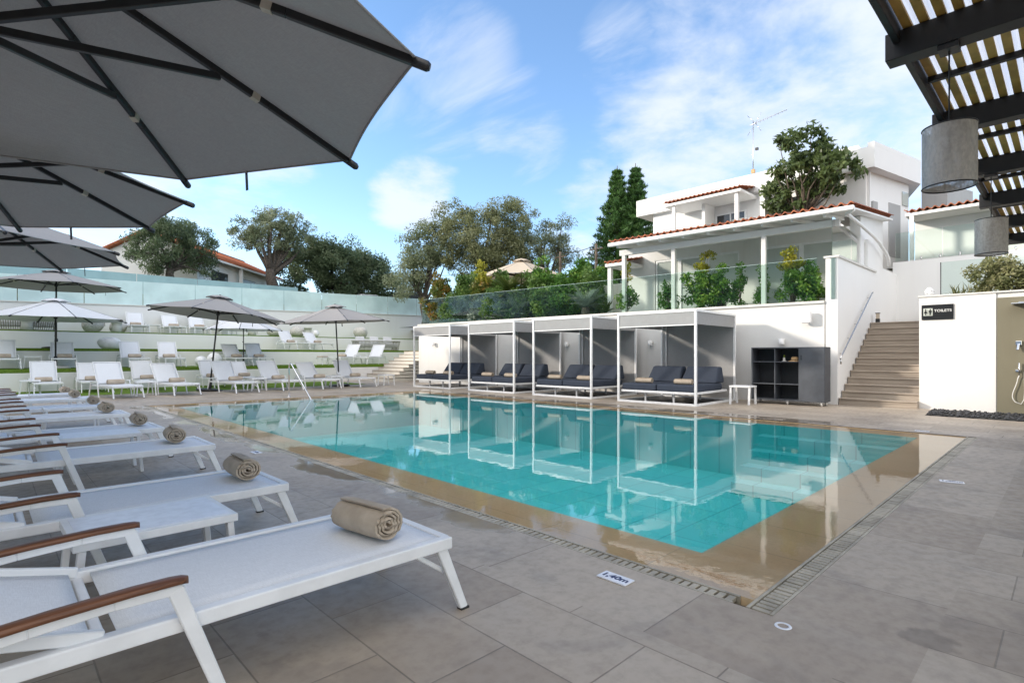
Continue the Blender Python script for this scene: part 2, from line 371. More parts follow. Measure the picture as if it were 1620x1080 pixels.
def water():
    t = NT('pool_water'); p = t.pos()
    tr = t.n('ShaderNodeBsdfTransparent'); tr.inputs[0].default_value = (.80, .97, .97, 1)
    gl = t.n('ShaderNodeBsdfGlossy'); gl.inputs['Roughness'].default_value = .015; gl.inputs[0].default_value = (.98, .99, 1, 1)
    fr = t.n('ShaderNodeFresnel'); fr.inputs[0].default_value = 1.34
    b = t.n('ShaderNodeBump'); b.inputs['Strength'].default_value = .15; b.inputs['Distance'].default_value = .006
    t.l(t.math('ADD', t.noise(3.0, 3, .5, p), t.math('MULTIPLY', t.noise(11, 3, .5, p), .14)), b.inputs['Height'])
    t.l(b.outputs[0], gl.inputs['Normal']); t.l(b.outputs[0], fr.inputs['Normal'])
    mx = t.n('ShaderNodeMixShader'); t.l(fr.outputs[0], mx.inputs[0]); t.l(tr.outputs[0], mx.inputs[1]); t.l(gl.outputs[0], mx.inputs[2]); t.l(mx.outputs[0], t.out.inputs[0]); return t.m
M['water'] = water()
def film():      # the thin sheet of water over the beach strip: clear, no tint
    t = NT('wet_beach_water'); p = t.pos()
    tr = t.n('ShaderNodeBsdfTransparent'); tr.inputs[0].default_value = (.95, .97, .96, 1)
    gl = t.n('ShaderNodeBsdfGlossy'); gl.inputs['Roughness'].default_value = .02
    fr = t.n('ShaderNodeFresnel'); fr.inputs[0].default_value = 1.5
    b = t.n('ShaderNodeBump'); b.inputs['Strength'].default_value = .16; b.inputs['Distance'].default_value = .006
    t.l(t.math('ADD', t.noise(4.0, 3, .5, p), t.math('MULTIPLY', t.noise(26, 3, .55, p), .16)), b.inputs['Height'])
    t.l(b.outputs[0], gl.inputs['Normal']); t.l(b.outputs[0], fr.inputs['Normal'])
    mx = t.n('ShaderNodeMixShader'); t.l(fr.outputs[0], mx.inputs[0]); t.l(tr.outputs[0], mx.inputs[1]); t.l(gl.outputs[0], mx.inputs[2]); t.l(mx.outputs[0], t.out.inputs[0]); return t.m
M['film'] = film()
def pooltile():
    t = NT('pool_tile'); p = t.pos(); br = t.n('ShaderNodeTexBrick'); br.offset = .5; t.l(p, br.inputs['Vector'])
    for k, q in (('Scale', 1.0), ('Brick Width', .9), ('Row Height', .6), ('Mortar Size', .010)): br.inputs[k].default_value = q
    br.inputs['Color1'].default_value = (.11, .62, .63, 1); br.inputs['Color2'].default_value = (.15, .70, .70, 1); br.inputs['Mortar'].default_value = (.05, .40, .42, 1)
    c = t.mix(t.ramp(t.noise(1.4, 5, .6, p), .3, .7, 0, .35), br.outputs['Color'], (.09, .58, .58)); t.set(c, .4); return t.m
M['pool_tile'] = pooltile()
def beach():
    t = NT('tan_pool_beach'); p = t.pos(); a = t.noise(1.1, 6, .6, p); f = t.noise(40, 4, .6, p); br = t.n('ShaderNodeTexBrick'); br.offset = 0; t.l(p, br.inputs['Vector'])
    for k, q in (('Scale', 1.0), ('Brick Width', .6), ('Row Height', .9), ('Mortar Size', .004)): br.inputs[k].default_value = q
    br.inputs['Color1'].default_value = (.68, .49, .29, 1); br.inputs['Color2'].default_value = (.72, .53, .32, 1); br.inputs['Mortar'].default_value = (.40, .29, .165, 1)
    c = t.mix(t.ramp(a, .35, .7, 0, .6), br.outputs['Color'], (.76, .61, .42)); c = t.mix(t.ramp(f, .4, .7, 0, .15), c, (.42, .30, .17)); t.set(c, .5); return t.m
M['beach'] = beach()
M['slab_border_x'] = m_slab('border_slabs_across', False, 1.05, 3.0, (.35, 1.3, 0), False)
M['slab_border_y'] = m_slab('border_slabs_along', True, 1.05, 3.0, (.30, 1.2, 0), True)
M['slab_field'] = m_slab('field_slabs', True, .74, .43, (.22, .12, 0), False)
def grass():
    t = NT('lawn_grass'); p = t.pos(); c = t.mix(t.ramp(t.noise(26, 6, .7, p), .3, .7), (.085, .165, .02), (.18, .29, .045)); c = t.mix(t.ramp(t.noise(1.1, 4, .6, p), .4, .7, 0, .4), c, (.15, .17, .05))
    t.set(c, .9, 0, .1); t.bump(t.noise(60, 4, .7, p), .8, .02); return t.m
M['grass'] = grass()
M['soil'] = mat('dry_soil', (.12, .095, .065), .95, 0, .4, 2, .6, 20)
M['scrub'] = mat('scrubby_ground', (.10, .11, .05), .95, 0, .5, 1.2, .6, 12)
M['step'] = None
def step():
    t = NT('travertine_step'); p = t.pos(); g = t.noise(5, 6, .6, p, (1, .3, 6)); t.set(t.mix(t.ramp(g, .3, .7), (.30, .25, .205), (.43, .37, .305)), .6, 0, .3); t.bump(g, .15, .004); return t.m
M['step'] = step()
def tiles():
    t = NT('terracotta_tiles'); p = t.pos(); c = t.mix(t.ramp(t.noise(3.5, 5, .6, p), .3, .7), (.25, .075, .04), (.42, .15, .075)); c = t.mix(t.ramp(t.noise(1.0, 5, .6, p), .45, .75, 0, .5), c, (.20, .11, .075)); t.set(c, .8, 0, .2); return t.m
M['tile'] = tiles()
M['wood_ochre'] = mat('ochre_slat', (.46, .29, .075), .6, 0, .25, 5)
def poly_sheet():
    t = NT('opal_corrugated_sheet'); d = t.n('ShaderNodeBsdfDiffuse'); d.inputs[0].default_value = (.8, .8, .82, 1); tr = t.n('ShaderNodeBsdfTranslucent'); tr.inputs[0].default_value = (.86, .87, .92, 1)
    mx = t.n('ShaderNodeMixShader'); mx.inputs[0].default_value = .75; t.l(d.outputs[0], mx.inputs[1]); t.l(tr.outputs[0], mx.inputs[2])
    tp = t.n('ShaderNodeBsdfTransparent'); tp.inputs[0].default_value = (.9, .92, .95, 1); m2 = t.n('ShaderNodeMixShader'); m2.inputs[0].default_value = .35; t.l(mx.outputs[0], m2.inputs[1]); t.l(tp.outputs[0], m2.inputs[2]); t.l(m2.outputs[0], t.out.inputs[0]); return t.m
M['poly'] = poly_sheet()
def meshshade():
    t = NT('grey_wire_mesh'); o = t.coord(); c = t.mix(t.ramp(t.noise(3, 5, .7, o, (1, 1, .4), 1.0), .3, .7), (.34, .315, .28), (.52, .485, .43)); t.set(c, .55, .05)
    tp = t.n('ShaderNodeBsdfTransparent'); m2 = t.n('ShaderNodeMixShader'); w = t.noise(70, 2, .5, o, (1, 1, .6)); t.l(t.ramp(w, .35, .65, .03, .20), m2.inputs[0]); t.l(t.b.outputs[0], m2.inputs[1]); t.l(tp.outputs[0], m2.inputs[2]); t.l(m2.outputs[0], t.out.inputs[0]); return t.m
M['wire_mesh'] = meshshade()
M['pebble'] = mat('dark_pebble', (.05, .052, .058), .6, 0, .5, 8)
M['car_white'] = mat('white_car_paint', (.72, .73, .74), .2); M['car_navy'] = mat('dark_blue_car_paint', (.02, .03, .06), .18)
M['tyre'] = M['rubber']
M['stone_white'] = mat('white_rock', (.80, .80, .80), .7, 0, .1, 6, .5, 12)
# ------------------------------------------------------------------ ground, deck, pool
GX0, GX1, GY0, GY1 = 2.70, 10.75, 1.0, 15.75     # outer line of the drain round the pool
PX0, PX1, PY0, PY1 = 3.30, 10.25, 1.66, 15.0     # the water's inner edge
def sheet(name, polys, z, m):
    b = MB()
    for q in polys: b.add([(x, y, z) for x, y in q], [tuple(range(len(q)))])
    return struct(b.build(name, m))
def ring(x0, x1, y0, y1, X0, X1, Y0, Y1):        # outer minus inner
    return [[(X0, Y0), (X1, Y0), (X1, y0), (X0, y0)], [(X0, y1), (X1, y1), (X1, Y1), (X0, Y1)], [(X0, y0), (x0, y0), (x0, y1), (X0, y1)], [(x1, y0), (X1, y0), (X1, y1), (x1, y1)]]
sheet('ground', ring(GX0 - .05, GX1 + .05, GY0 - .05, GY1 + .05, -900, 900, -900, 900), -.02, M['scrub'])
BW = .57; DG = .115                                # border course and drain widths
ox0, ox1, oy0, oy1 = GX0 - BW, GX1 + BW, GY0 - BW, GY1 + BW
sheet('deck_paving', ring(ox0, ox1, oy0, oy1, -12, 15.6, -12, 21.0), 0, M['slab_field'])
sheet('deck_border_long_sides', [[(ox0, oy0), (GX0, GY0), (GX0, GY1), (ox0, oy1)], [(GX1, GY0), (ox1, oy0), (ox1, oy1), (GX1, GY1)]], 0, M['slab_border_y'])
sheet('deck_border_short_sides', [[(ox0, oy0), (ox1, oy0), (GX1, GY0), (GX0, GY0)], [(GX0, GY1), (GX1, GY1), (ox1, oy1), (ox0, oy1)]], 0, M['slab_border_x'])
ix0, ix1, iy0, iy1 = GX0 + DG, GX1 - .06, GY0 + .135, GY1 - .06
sheet('drain_channel_floor', ring(ix0, ix1, iy0, iy1, GX0, GX1, GY0, GY1), -.05, M['gap'])
sheet('pool_beach', ring(PX0, PX1, PY0, PY1, ix0, ix1, iy0, iy1), -.022, M['beach'])
b = MB()
for (x, y, X, Y) in ((ix0, iy0, ix1, iy0), (ix1, iy0, ix1, iy1), (ix1, iy1, ix0, iy1), (ix0, iy1, ix0, iy0)): b.add([(x, y, -.05), (X, Y, -.05), (X, Y, -.002), (x, y, -.002)], [(0, 1, 2, 3)])
struct(b.build('beach_rim', M['beach']))
D = -1.05
b = MB()
b.add([(PX0, PY0, -.022), (PX1, PY0, -.022), (PX1, PY1, -.022), (PX0, PY1, -.022), (PX0, PY0, D), (PX1, PY0, D), (PX1, PY1, D), (PX0, PY1, D)], [(4, 5, 6, 7), (0, 1, 5, 4), (1, 2, 6, 5), (2, 3, 7, 6), (3, 0, 4, 7)])
for k in range(4): b.box(PX1 - .34 * (k + 1), PX1 - .34 * k - .002, PY0 + .002, PY0 + 2.3, D + .002, -.20 - .22 * k)
struct(b.build('pool_basin', M['pool_tile']))
b = MB(); nx, ny = 2, 2
b.add([(PX0, PY0, -.008), (PX1, PY0, -.008), (PX1, PY1, -.008), (PX0, PY1, -.008)], [(0, 1, 2, 3)]); struct(b.build('pool_water', M['water']))
sheet('beach_water', ring(PX0, PX1, PY0, PY1, ix0 + .004, ix1 - .004, iy0 + .004, iy1 - .004), -.008, M['film'])
def drain(name, label, p0, p1, w, pitch, slots):      # a run of drain bars from p0 to p1
    t = thing(name, label, 'drain', (p0[0], p0[1], -.05))
    d = Vector((p1[0] - p0[0], p1[1] - p0[1], 0)); L = d.length; d.normalize(); n = Vector((-d.y, d.x, 0)) * (1 if w > 0 else -1); w = abs(w)
    s = MB(); k = 0; rng = random.Random(3)
    while (k + 1) * pitch < L:
        a = d * (k * pitch + slots); c = d * ((k + 1) * pitch); j = rng.uniform(-.0015, .0015)
        q = [a + n * .022, c + n * .022, c + n * (w - .022), a + n * (w - .022)]
        if n.dot(Vector((-d.y, d.x, 0))) < 0: q.reverse()
        s.hexa([(v.x, v.y, .025 + j) for v in q] + [(v.x, v.y, .048 + j) for v in q]); k += 1
    s.build('grate_bars', M['grate'], t, .002, 1)
    f = MB()
    for o in (.009, w - .009): f.bar(n * o + Vector((0, 0, .0255)), d * L + n * o + Vector((0, 0, .0255)), .016, .051)
    f.build('grate_frame', M['grate'], t); return t
drain('drain_grate', 'ivory slotted drain grate along the lounger side of the pool', (GX0 + .001, GY0 + .2), (GX0 + .001, GY1), -DG + .004, .050, .014)
drain('drain_grate', 'wider ivory drain grate along the right hand end of the pool', (GX0 + .01, GY0 + .001), (GX1, GY0 + .001), .131, .046, .012)
# skimmer-lid ring in the paving by the corner
t = tag(MB().lathe([(.024, .0), (.024, .003), (.035, .003), (.037, 0)], n=24).build('drain_ring', M['plate_white'], loc=(2.635, .93, .001)), 'small white round drain ring in paving at pool corner', 'drain')
def text_mesh(txt, size, depth, bold=0):
    c = bpy.data.curves.new('lettering', 'FONT'); c.body = txt; c.size = size; c.extrude = depth; c.align_x = 'CENTER'; c.align_y = 'CENTER'; c.offset = bold
    o = bpy.data.objects.new('tmp', c); COL.objects.link(o); dg = bpy.context.evaluated_depsgraph_get(); dg.update()
    me = bpy.data.meshes.new_from_object(o.evaluated_get(dg)); bpy.data.objects.remove(o); return me
def lettering(txt, size, depth, m, parent, loc, rot, bold=0, sx=1):
    me = text_mesh(txt, size, depth, bold); me.materials.clear(); me.materials.append(m); me.name = 'lettering'
    o = bpy.data.objects.new('lettering', me); COL.objects.link(o); o.parent = parent; o.location = loc; o.rotation_euler = rot; o.scale = (sx, 1, 1); return o
def plate(loc, rz, txt, label):
    t = thing('depth_plate', label, 'depth plate', loc, rz, 'pool depth plates')
    MB().box(-.095, .095, -.048, .048, 0, .009).build('plate', M['plate_white'], t, .002, 1)
    if txt: lettering(txt, .062, .0006, M['plate_navy'], t, (0, 0, .0095), (0, 0, 0), .0018, 1.12)
plate((2.515, 1.775, .001), R(-90), '1,40m', 'white plate reading 1,40m on paving by near pool corner')
plate((6.80, .83, .001), R(-76), '1,40m', 'white depth plate on paving right of the short drain grate')
plate((2.46, 7.25, .001), R(-90), '1,40m', 'white depth plate on paving behind the second lounger from the camera')
plate((10.97, 1.72, .001), R(-90), '1,40m', 'white depth plate at far right corner of the pool')
# ------------------------------------------------------------------ terraces on the far side
TY = [24.5, 27.0, 29.5, 32.0]; TZ = [.76, 1.50, 2.26]
sheet('lawn', [[(-6, 20.95), (11.6, 20.95), (11.6, TY[0]), (-6, TY[0])]], .004, M['grass'])
sheet('far_paving', [[(11.6, 21.0), (15.6, 21.0), (15.6, 24.6), (11.6, 24.6)]], .002, M['slab_field'])
TX = 21.0
for i in range(3):
    z0 = 0 if i == 0 else TZ[i - 1]; y = TY[i]
    GT = (.13, .11, .05)[i]
    o = MB().box(-6, TX, y, y + .22, z0 - .3, TZ[i] - GT).build('terrace_wall', M['plaster_clean'], bevel=.01)
    tag(o, ['lowest white retaining wall, behind the lawn chairs', 'middle white retaining wall, behind the lower terrace row of loungers', 'top white retaining wall, under the grey poufs and wicker sofa'][i], 'wall', 'white retaining walls of the terraces')
    struct(MB().box(-6, TX, y + .01, TY[i + 1] - .002, TZ[i] - GT + .002, TZ[i]).build('terrace_lawn', M['grass']))
bw = thing('back_wall', 'long white wall behind the top terrace, mint glass along its top', 'wall', (0, TY[3], 0))
b = MB(); b.hexa([(-6, 0, 2), (22.5, 0, 2), (22.5, .3, 2), (-6, .3, 2), (-6, 0, 3.40), (22.5, 0, 3.98), (22.5, .3, 3.98), (-6, .3, 3.40)]); b.build('wall', M['plaster_clean'], bw)
b = MB(); b.hexa([(-6, -.04, 3.405), (22.5, -.04, 3.985), (22.5, .34, 3.985), (-6, .34, 3.405), (-6, -.04, 3.46), (22.5, -.04, 4.04), (22.5, .34, 4.04), (-6, .34, 3.46)]); b.build('coping', M['coping'], bw)
g = thing('glass_fence', 'long frosted mint glass fence on top of the white back wall', 'glass fence', (0, TY[3] + .15, 0))
def zl(x): return 3.46 + (x + 6) / 28.5 * .58
x = -6
while x < 22.3:
    x1 = min(x + 2.28, 22.4); b = MB(); p = [(x, 0, zl(x)), (x1, 0, zl(x1)), (x1, .02, zl(x1)), (x, .02, zl(x))]
    b.hexa(p + [(q[0], q[1], q[2] + 1.18) for q in p]); b.build('glass_panel', M['glass_frost'], g); x = x1 + .03
g = thing('glass_fence', 'darker frosted glass fence farther back, in front of the tiled house', 'glass fence', (0, 35.2, 0))
x = -3
while x < 14.4:
    x1 = min(x + 2.9, 14.7); MB().box(x, x1, 0, .02, 4.0, 5.62).build('glass_panel', M['glass_frost_dark'], g); x = x1 + .03
# stairs beside the terraces
t = thing('terrace_steps', 'low stone steps between the terraces and the cabana wall', 'steps', (13.3, 21.9, 0))
b = MB()
for k in range(9):
    b.box(k * .30, 3.4, .1 if k < 3 else .25, 2.52 + (.0 if k > 2 else .04), k * .16 - (.02 if k == 0 else 0), (k + 1) * .16 - .03)
b.build('risers', M['plaster_old'], t)
b = MB()
for k in range(9): b.box(k * .30 - .025, k * .30 + .315, .07 if k < 3 else .22, 2.53 + (.04 if k < 3 else 0), (k + 1) * .16 - .03, (k + 1) * .16)
b.build('treads', M['step'], t)
# ground behind
def hill(name, x0, x1, y0, y1, n, m, fz, mt):
    b = MB(); vs = [(x0 + (x1 - x0) * i / n, y0 + (y1 - y0) * j / m) for j in range(m + 1) for i in range(n + 1)]
    b.add([(x, y, fz(x, y)) for x, y in vs], [(j * (n + 1) + i, j * (n + 1) + i + 1, (j + 1) * (n + 1) + i + 1, (j + 1) * (n + 1) + i) for j in range(m) for i in range(n)], True)
    return struct(b.build(name, mt))
def zback(x, y): return 3.4 + 1.9 * min(1, max(0, (y - 32.4) / 5)) + .03 * max(0, y - 38) + .12 * math.sin(x * .7) * math.sin(y * .5)
hill('upper_ground', -60, 120, 32.3, 160, 60, 40, zback, M['scrub'])
def zside(x, y): return 2.58 + .13 * max(0, x - 18.5) + .04 * math.sin(x + y)
b = MB(); n_, m_ = 40, 12; vs = []
for j in range(m_ + 1):
    for i in range(n_ + 1):
        y = 4.45 + 18.0 * j / m_; x0_ = 15.35 - .0755 * (y - 4.16) + .15; x = x0_ + (120 - x0_) * (i / n_) ** 2; vs.append((x, y, zside(x, y)))
b.add(vs, [(j * (n_ + 1) + i, j * (n_ + 1) + i + 1, (j + 1) * (n_ + 1) + i + 1, (j + 1) * (n_ + 1) + i) for j in range(m_) for i in range(n_)], True); struct(b.build('garden_ground', M['soil']))
hill('garden_ground', 21.1, 120, 22.4, 32.3, 30, 6, zside, M['soil'])
hill('yard_ground', 22.3, 120, -60, 4.5, 20, 10, lambda x, y: 4.2 + .03 * (x - 22), M['scrub'])
# ------------------------------------------------------------------ cabana wall and villa (all in one slightly turned frame)
WL = (15.35, 4.16, 0); WR = R(4.3)
t = thing('terrace_retaining_wall', 'long white wall behind the cabanas with pale coping', 'wall', WL, WR)
MB().box(0, .3, .25, 16.6, 0, 2.56).build('wall', M['plaster'], t)
MB().box(-.05, .36, .25, 16.65, 2.56, 2.63).build('coping', M['coping'], t, .008)
g = thing('glass_balustrade', 'clear glass balustrade along the coping above the cabanas', 'glass balustrade', WL, WR)
u = .45
while u < 16.4:
    u1 = min(u + 1.95, 16.5); MB().box(.10, .114, u, u1, 2.63, 3.74).build('glass_panel', M['glass_green'], g); u = u1 + .02
MB().box(.099, .115, .45, 16.5, 3.741, 3.747).build('top_edge', M['glass_frost'], g)
# stair side wall
t = thing('stair_wall', 'white wall along the left side of the long stairs, clear glass on its coping', 'wall', (15.345, 4.12, 0))
MB().box(0, 3.75, 0, .27, 0, 3.70).build('wall', M['plaster_clean'], t)
MB().prism([(2.985, 3.758), (2.985, 4.60), (3.6, 4.53), (4.02, 4.42), (4.45, 4.31), (4.68, 4.19), (4.80, 3.95), (9.2, 3.95), (9.2, 2.0), (3.76, 2.0), (3.76, 3.758)], 1, .02, .26).build('wall', M['plaster_clean'], t)
MB().box(-.03, 3.75, -.04, .31, 3.70, 3.755).build('coping', M['coping'], t, .006)
b = MB(); b.prism([(-.06, 3.755), (2.98, 3.755), (2.98, 4.50), (.02, 4.74), (-.06, 4.74)], 1, .10, .115); b.build('glass_panel', M['glass'], t)
MB().box(-.035, -.02, .04, .16, 2.66, 3.695).build('end_glass', M['glass'], t)
hr = MB(); hr.tube([(-.1, -.09, 1.15), (.02, -.09, 1.24), (2.95, -.09, 3.02), (3.05, -.09, 3.05)], .019, 10); h_ = hr.build('handrail', M['stainless'], t)
b = MB()
for k in range(5):
    x = .2 + k * .66; z = 1.24 + (x - .02) * .6075; b.tube([(x, .0, z - .07), (x, -.06, z - .07), (x, -.09, z - .01)], .009, 6)
b.tube([(-.05, -.09, 1.14), (-.05, -.09, 1.02)], .02, 8); b.build('brackets', M['stainless'], h_)
# stairs
t = thing('long_stairs', 'long flight of beige stone stairs between two white walls', 'stairs', (15.4, 2.5, 0))
b = MB(); b2 = MB()
for k in range(13):
    b.box(k * .255 if k else 0, 3.9, .0, 1.60, k * .168, (k + 1) * .168 - .035)
    b2.box(k * .255 - .03, k * .255 + .27, .0, 1.605, (k + 1) * .168 - .035, (k + 1) * .168)
b2.box(3.33, 6.6, -8, 1.6, 2.149, 2.184)
b.build('risers', M['step'], t); b2.build('treads', M['step'], t, .008)
t = thing('upper_steps', 'three pale steps beyond the top of the long stairs', 'steps', (20.6, -1.0, 2.184))
b = MB()
for k in range(3): b.box(k * .33, 1.25, 0, 4.25, k * .165, (k + 1) * .165)
b.build('steps', M['concrete'], t)
# planter wall with sign and shower
t = thing('planter_wall', 'white wall with the black toilets sign and a thin pale coping', 'wall', (15.6, 2.5, 0))
MB().box(0, .28, -1.34, 0, 0, 2.58).build('wall', M['plaster'], t)
MB().box(.03, .28, -8, -1.34, 0, 2.58).build('wall', M['plaster'], t)
MB().box(-.03, .33, -8, .02, 2.58, 2.615).build('coping', M['coping'], t, .005)
MB().box(.28, 3.3, -.26, -.02, 0, 2.58).build('return_wall', M['plaster'], t)
sp = MB().box(-.035, .03, -3.2, -1.36, 0, 2.47).build('shower_panel', M['olive_wall'], t)
struct(MB().box(15.9, 18.8, -5.5, 2.22, 2.2, 2.55).build('planter_soil', M['soil']))
t = thing('toilets_sign', 'black toilets sign with grey pictogram plate on white wall', 'sign', (15.6, 2.16, 2.23))
MB().box(-.03, -.003, -.29, .29, -.175, .165).build('board', M['sign_black'], t, .002, 1)
RT = (R(90), 0, R(-90))
MB().box(-.034, -.030, .085, .255, -.085, .085).build('pictogram_plate', M['sign_grey'], t)
b = MB()
for s_, fem in ((.213, True), (.127, False)):
    b.prism([(s_ + .016 * math.cos(a * .524), .056 + .016 * math.sin(a * .524)) for a in range(12)], 0, -.037, -.034)
    if fem: b.prism([(s_ + .012, .036), (s_ + .032, -.028), (s_ - .032, -.028), (s_ - .012, .036)], 0, -.037, -.034); b.box(-.037, -.034, s_ - .014, s_ - .003, -.07, -.029); b.box(-.037, -.034, s_ + .003, s_ + .014, -.07, -.029)
    else: b.box(-.037, -.034, s_ - .026, s_ + .026, -.015, .036); b.box(-.037, -.034, s_ - .016, s_ - .002, -.07, -.016); b.box(-.037, -.034, s_ + .002, s_ + .016, -.07, -.016)
b.box(-.037, -.034, .167, .173, -.07, .07)
b.build('pictogram', M['sign_black'], t)
lettering('TOILETS', .082, .001, M['sign_white'], t, (-.0315, -.10, .022), RT, .0004, 1.04)
# shower
t = thing('rain_shower', 'chrome rain shower head on arm at the top of the olive panel', 'shower', (15.565, .74, 2.33))
b = MB(); b.box(-.40, 0, -.12, .16, -.035, -.012); b.build('shower_head', M['chrome'], t, .006)
b = MB(); b.box(-.30, 0, -.03, .05, -.012, .012); b.build('arm', M['chrome'], t, .004)
t = thing('shower_mixer', 'chrome shower mixer valve halfway up the olive panel', 'shower mixer', (15.565, .80, 1.47))
MB().box(-.05, 0, -.05, .05, -.02, .07).build('valve_body', M['chrome'], t, .01)
MB().bar((-.03, 0, .02), (-.10, .01, -.12), .04, .03).build('lever', M['chrome'], t, .006)
t = thing('hand_shower', 'chrome hand shower with white looping hose low on olive panel', 'hand shower', (15.565, .79, .92))
MB().tube([(-.06, 0, -.10), (-.06, 0, .16)], [.012, .017], 10).build('handset', M['chrome'], t)
MB().box(-.06, 0, -.02, .06, -.03, .02).build('holder', M['chrome'], t, .006)
pts = [(-.06, 0, -.10)] + [(-.05, .085 * math.sin(a) ** 2 * (1 if a < math.pi / 2 else 1) + .02, -.10 - .60 * math.sin(a / 2) ** .9) for a in [x * .2 for x in range(1, 13)]] + [(-.05, -.03, -.70), (-.05, -.075, -.60), (-.045, -.085, -.40), (-.04, -.08, -.12), (-.02, -.08, -.03)]
MB().tube(pts, .009, 8).build('hose', M['coping'], t)
b = MB(); rng = random.Random(5)
for k in range(900):
    x = rng.uniform(13.95, 15.5); y = rng.uniform(-1.4, 2.2); y = min(y, 2.22 - (15.5 - x) * .07); s_ = rng.uniform(.015, .04)
    b.ellipsoid((x, y, .012 + s_ * .3), (s_, s_ * rng.uniform(.6, 1), s_ * .55), 6, 4, .15, k)
o = b.build('pebble_bed', M['pebble']); o['kind'] = 'stuff'; tag(o, 'bed of dark grey pebbles at the foot of the shower wall', 'pebbles')
sheet('pebble_tray', [[(13.9, -1.6), (15.59, -1.6), (15.59, 2.26), (13.9, 2.13)]], .004, M['gap'])
# white globe pot on wall, lantern on the stairs
t = thing('globe_lantern', 'small white pierced globe lantern on the sign wall coping', 'lantern', (15.75, 2.33, 2.615))
MB().lathe([(.0, 0), (.045, 0), (.085, .05), (.09, .09), (.08, .14), (.05, .17), (.045, .19), (.0, .19)], n=18).build('globe', M['light_shade'], t)
b = MB()
for k in range(14): 
    a = k * .9; z = .05 + .09 * ((k * 7) % 10) / 10; b.ellipsoid((.087 * math.cos(a), .087 * math.sin(a), z), (.013, .013, .013), 8, 5)
b.build('piercings', M['concrete'], t)
t = thing('stair_lantern', 'small black lantern with pale glass at the top of the stairs', 'lantern', (18.72, 3.98, 2.184))
MB().box(-.05, .05, -.05, .05, 0, .12).build('base', M['charcoal'], t, .005); MB().box(-.04, .04, -.04, .04, .12, .27).build('glass', M['cream_fabric'], t); MB().box(-.055, .055, -.055, .055, .27, .29).build('cap', M['charcoal'], t)
# ------------------------------------------------------------------ tile roof builder
def tile_sheet(u0, u1, n0, n1, z0, z1, pitch=.21, amp=.042, thick=.035):
    b = MB(); nu = max(8, int((u1 - u0) / pitch) * 10); rows = max(2, int((n1 - n0) / .33)); vs = []; fs = []
    for j in range(rows + 1):
        for e in (0, 1):
            f = j / rows; n = n0 + (n1 - n0) * f + (.012 if e else 0); lift = -.02 if e else .0
            for i in range(nu + 1):
                uu = u0 + (u1 - u0) * i / nu; ph = (uu - u0) / pitch * 2 * math.pi
                vs.append((n, uu, z0 + (z1 - z0) * f + amp * math.sin(ph) + lift + (.02 if not e else .02)))
    w = nu + 1; total = (rows + 1) * 2
    for r_ in range(total - 1):
        for i in range(nu): fs.append((r_ * w + i, (r_ + 1) * w + i, (r_ + 1) * w + i + 1, r_ * w + i + 1))
    k = len(vs)      # front lip
    for i in range(nu + 1): q = vs[i]; vs.append((q[0] + .004, q[1], q[2] - thick))
    for i in range(nu): fs.append((k + i, i, i + 1, k + i + 1))
    b.add(vs, fs, True); return b
v = thing('garden_villa', 'low white villa with terracotta tiled porch above the cabana wall', 'house', WL, WR)
rf = tile_sheet(-.45, 6.35, -.42, 6.6, 4.90, 5.93).build('roof', M['tile'], v)
b = MB(); b.hexa([(-.30, -.42, 4.80), (6.6, -.42, 5.78), (6.6, 6.32, 5.78), (-.30, 6.32, 4.80), (-.30, -.42, 4.84), (6.6, -.42, 5.83), (6.6, 6.32, 5.83), (-.30, 6.32, 4.84)]); b.build('soffit', M['plaster_clean'], rf)
gt = MB().box(-.45, -.31, -.47, 6.38, 4.74, 4.855).build('gutter', M['plaster_clean'], rf, .03, 3)
b = MB()
for k in range(9): uu = .2 + k * .74; b.bar((-.28, uu, 4.74), (2.0, uu, 5.07), .06, .10)
b.build('rafters', M['plaster_clean'], rf)
MB().box(.16, .30, -.05, 6.3, 4.52, 4.70).build('porch_beam', M['plaster'], v, .006)
for uu in (1.78, 4.42, 6.15): 
    MB().box(.165, .285, uu - .06, uu + .06, 2.6, 4.52).build('column', M['plaster'], v, .006)
MB().box(2.0, 2.25, 5.95, 7.0, 2.55, 5.05).build('wall', M['plaster'], v)
MB().box(2.0, 2.25, .3, 5.95, 4.55, 5.05).build('wall', M['plaster'], v)
MB().box(2.25, 6.3, 6.7, 6.95, 2.55, 5.3).build('wall', M['plaster'], v)
b = MB(); b.prism([(2.35, 2.3), (6.4, 2.3), (6.4, 5.76), (2.35, 5.16)], 1, -.16, .10); b.build('side_wall', M['plaster_clean'], v)
MB().box(1.97, 2.0, 2.42, 3.05, 2.62, 4.55).build('wall', M['plaster'], v)
for u0, u1, mt in ((.3, 1.28, 'window'), (1.28, 2.4, 'window'), (3.05, 4.1, 'curtain'), (4.1, 5.05, 'window'), (5.05, 5.93, 'window')):
    f = MB(); f.box(2.02, 2.09, u0, u0 + .06, 2.62, 4.55); f.box(2.02, 2.09, u1 - .06, u1, 2.62, 4.55); f.box(2.02, 2.09, u0 + .06, u1 - .06, 4.48, 4.55); f.box(2.02, 2.09, u0 + .06, u1 - .06, 2.62, 2.69)
    d = f.build('glass_door', M['white_frame'], v); MB().box(2.05, 2.062, u0 + .06, u1 - .06, 2.69, 4.48).build('pane', M[mt], d)
    if mt == 'window': MB().box(2.45, 2.47, u0 + .02, u1 - .35, 2.62, 4.5).build('blind', M['curtain'], d)
pp = [(15.70, 4.90), (15.78, 4.80), (16.2, 4.78), (16.93, 4.74), (18.19, 4.64), (18.9, 4.55), (19.37, 4.43), (19.8, 4.33), (20.05, 4.22), (20.15, 4.0)]
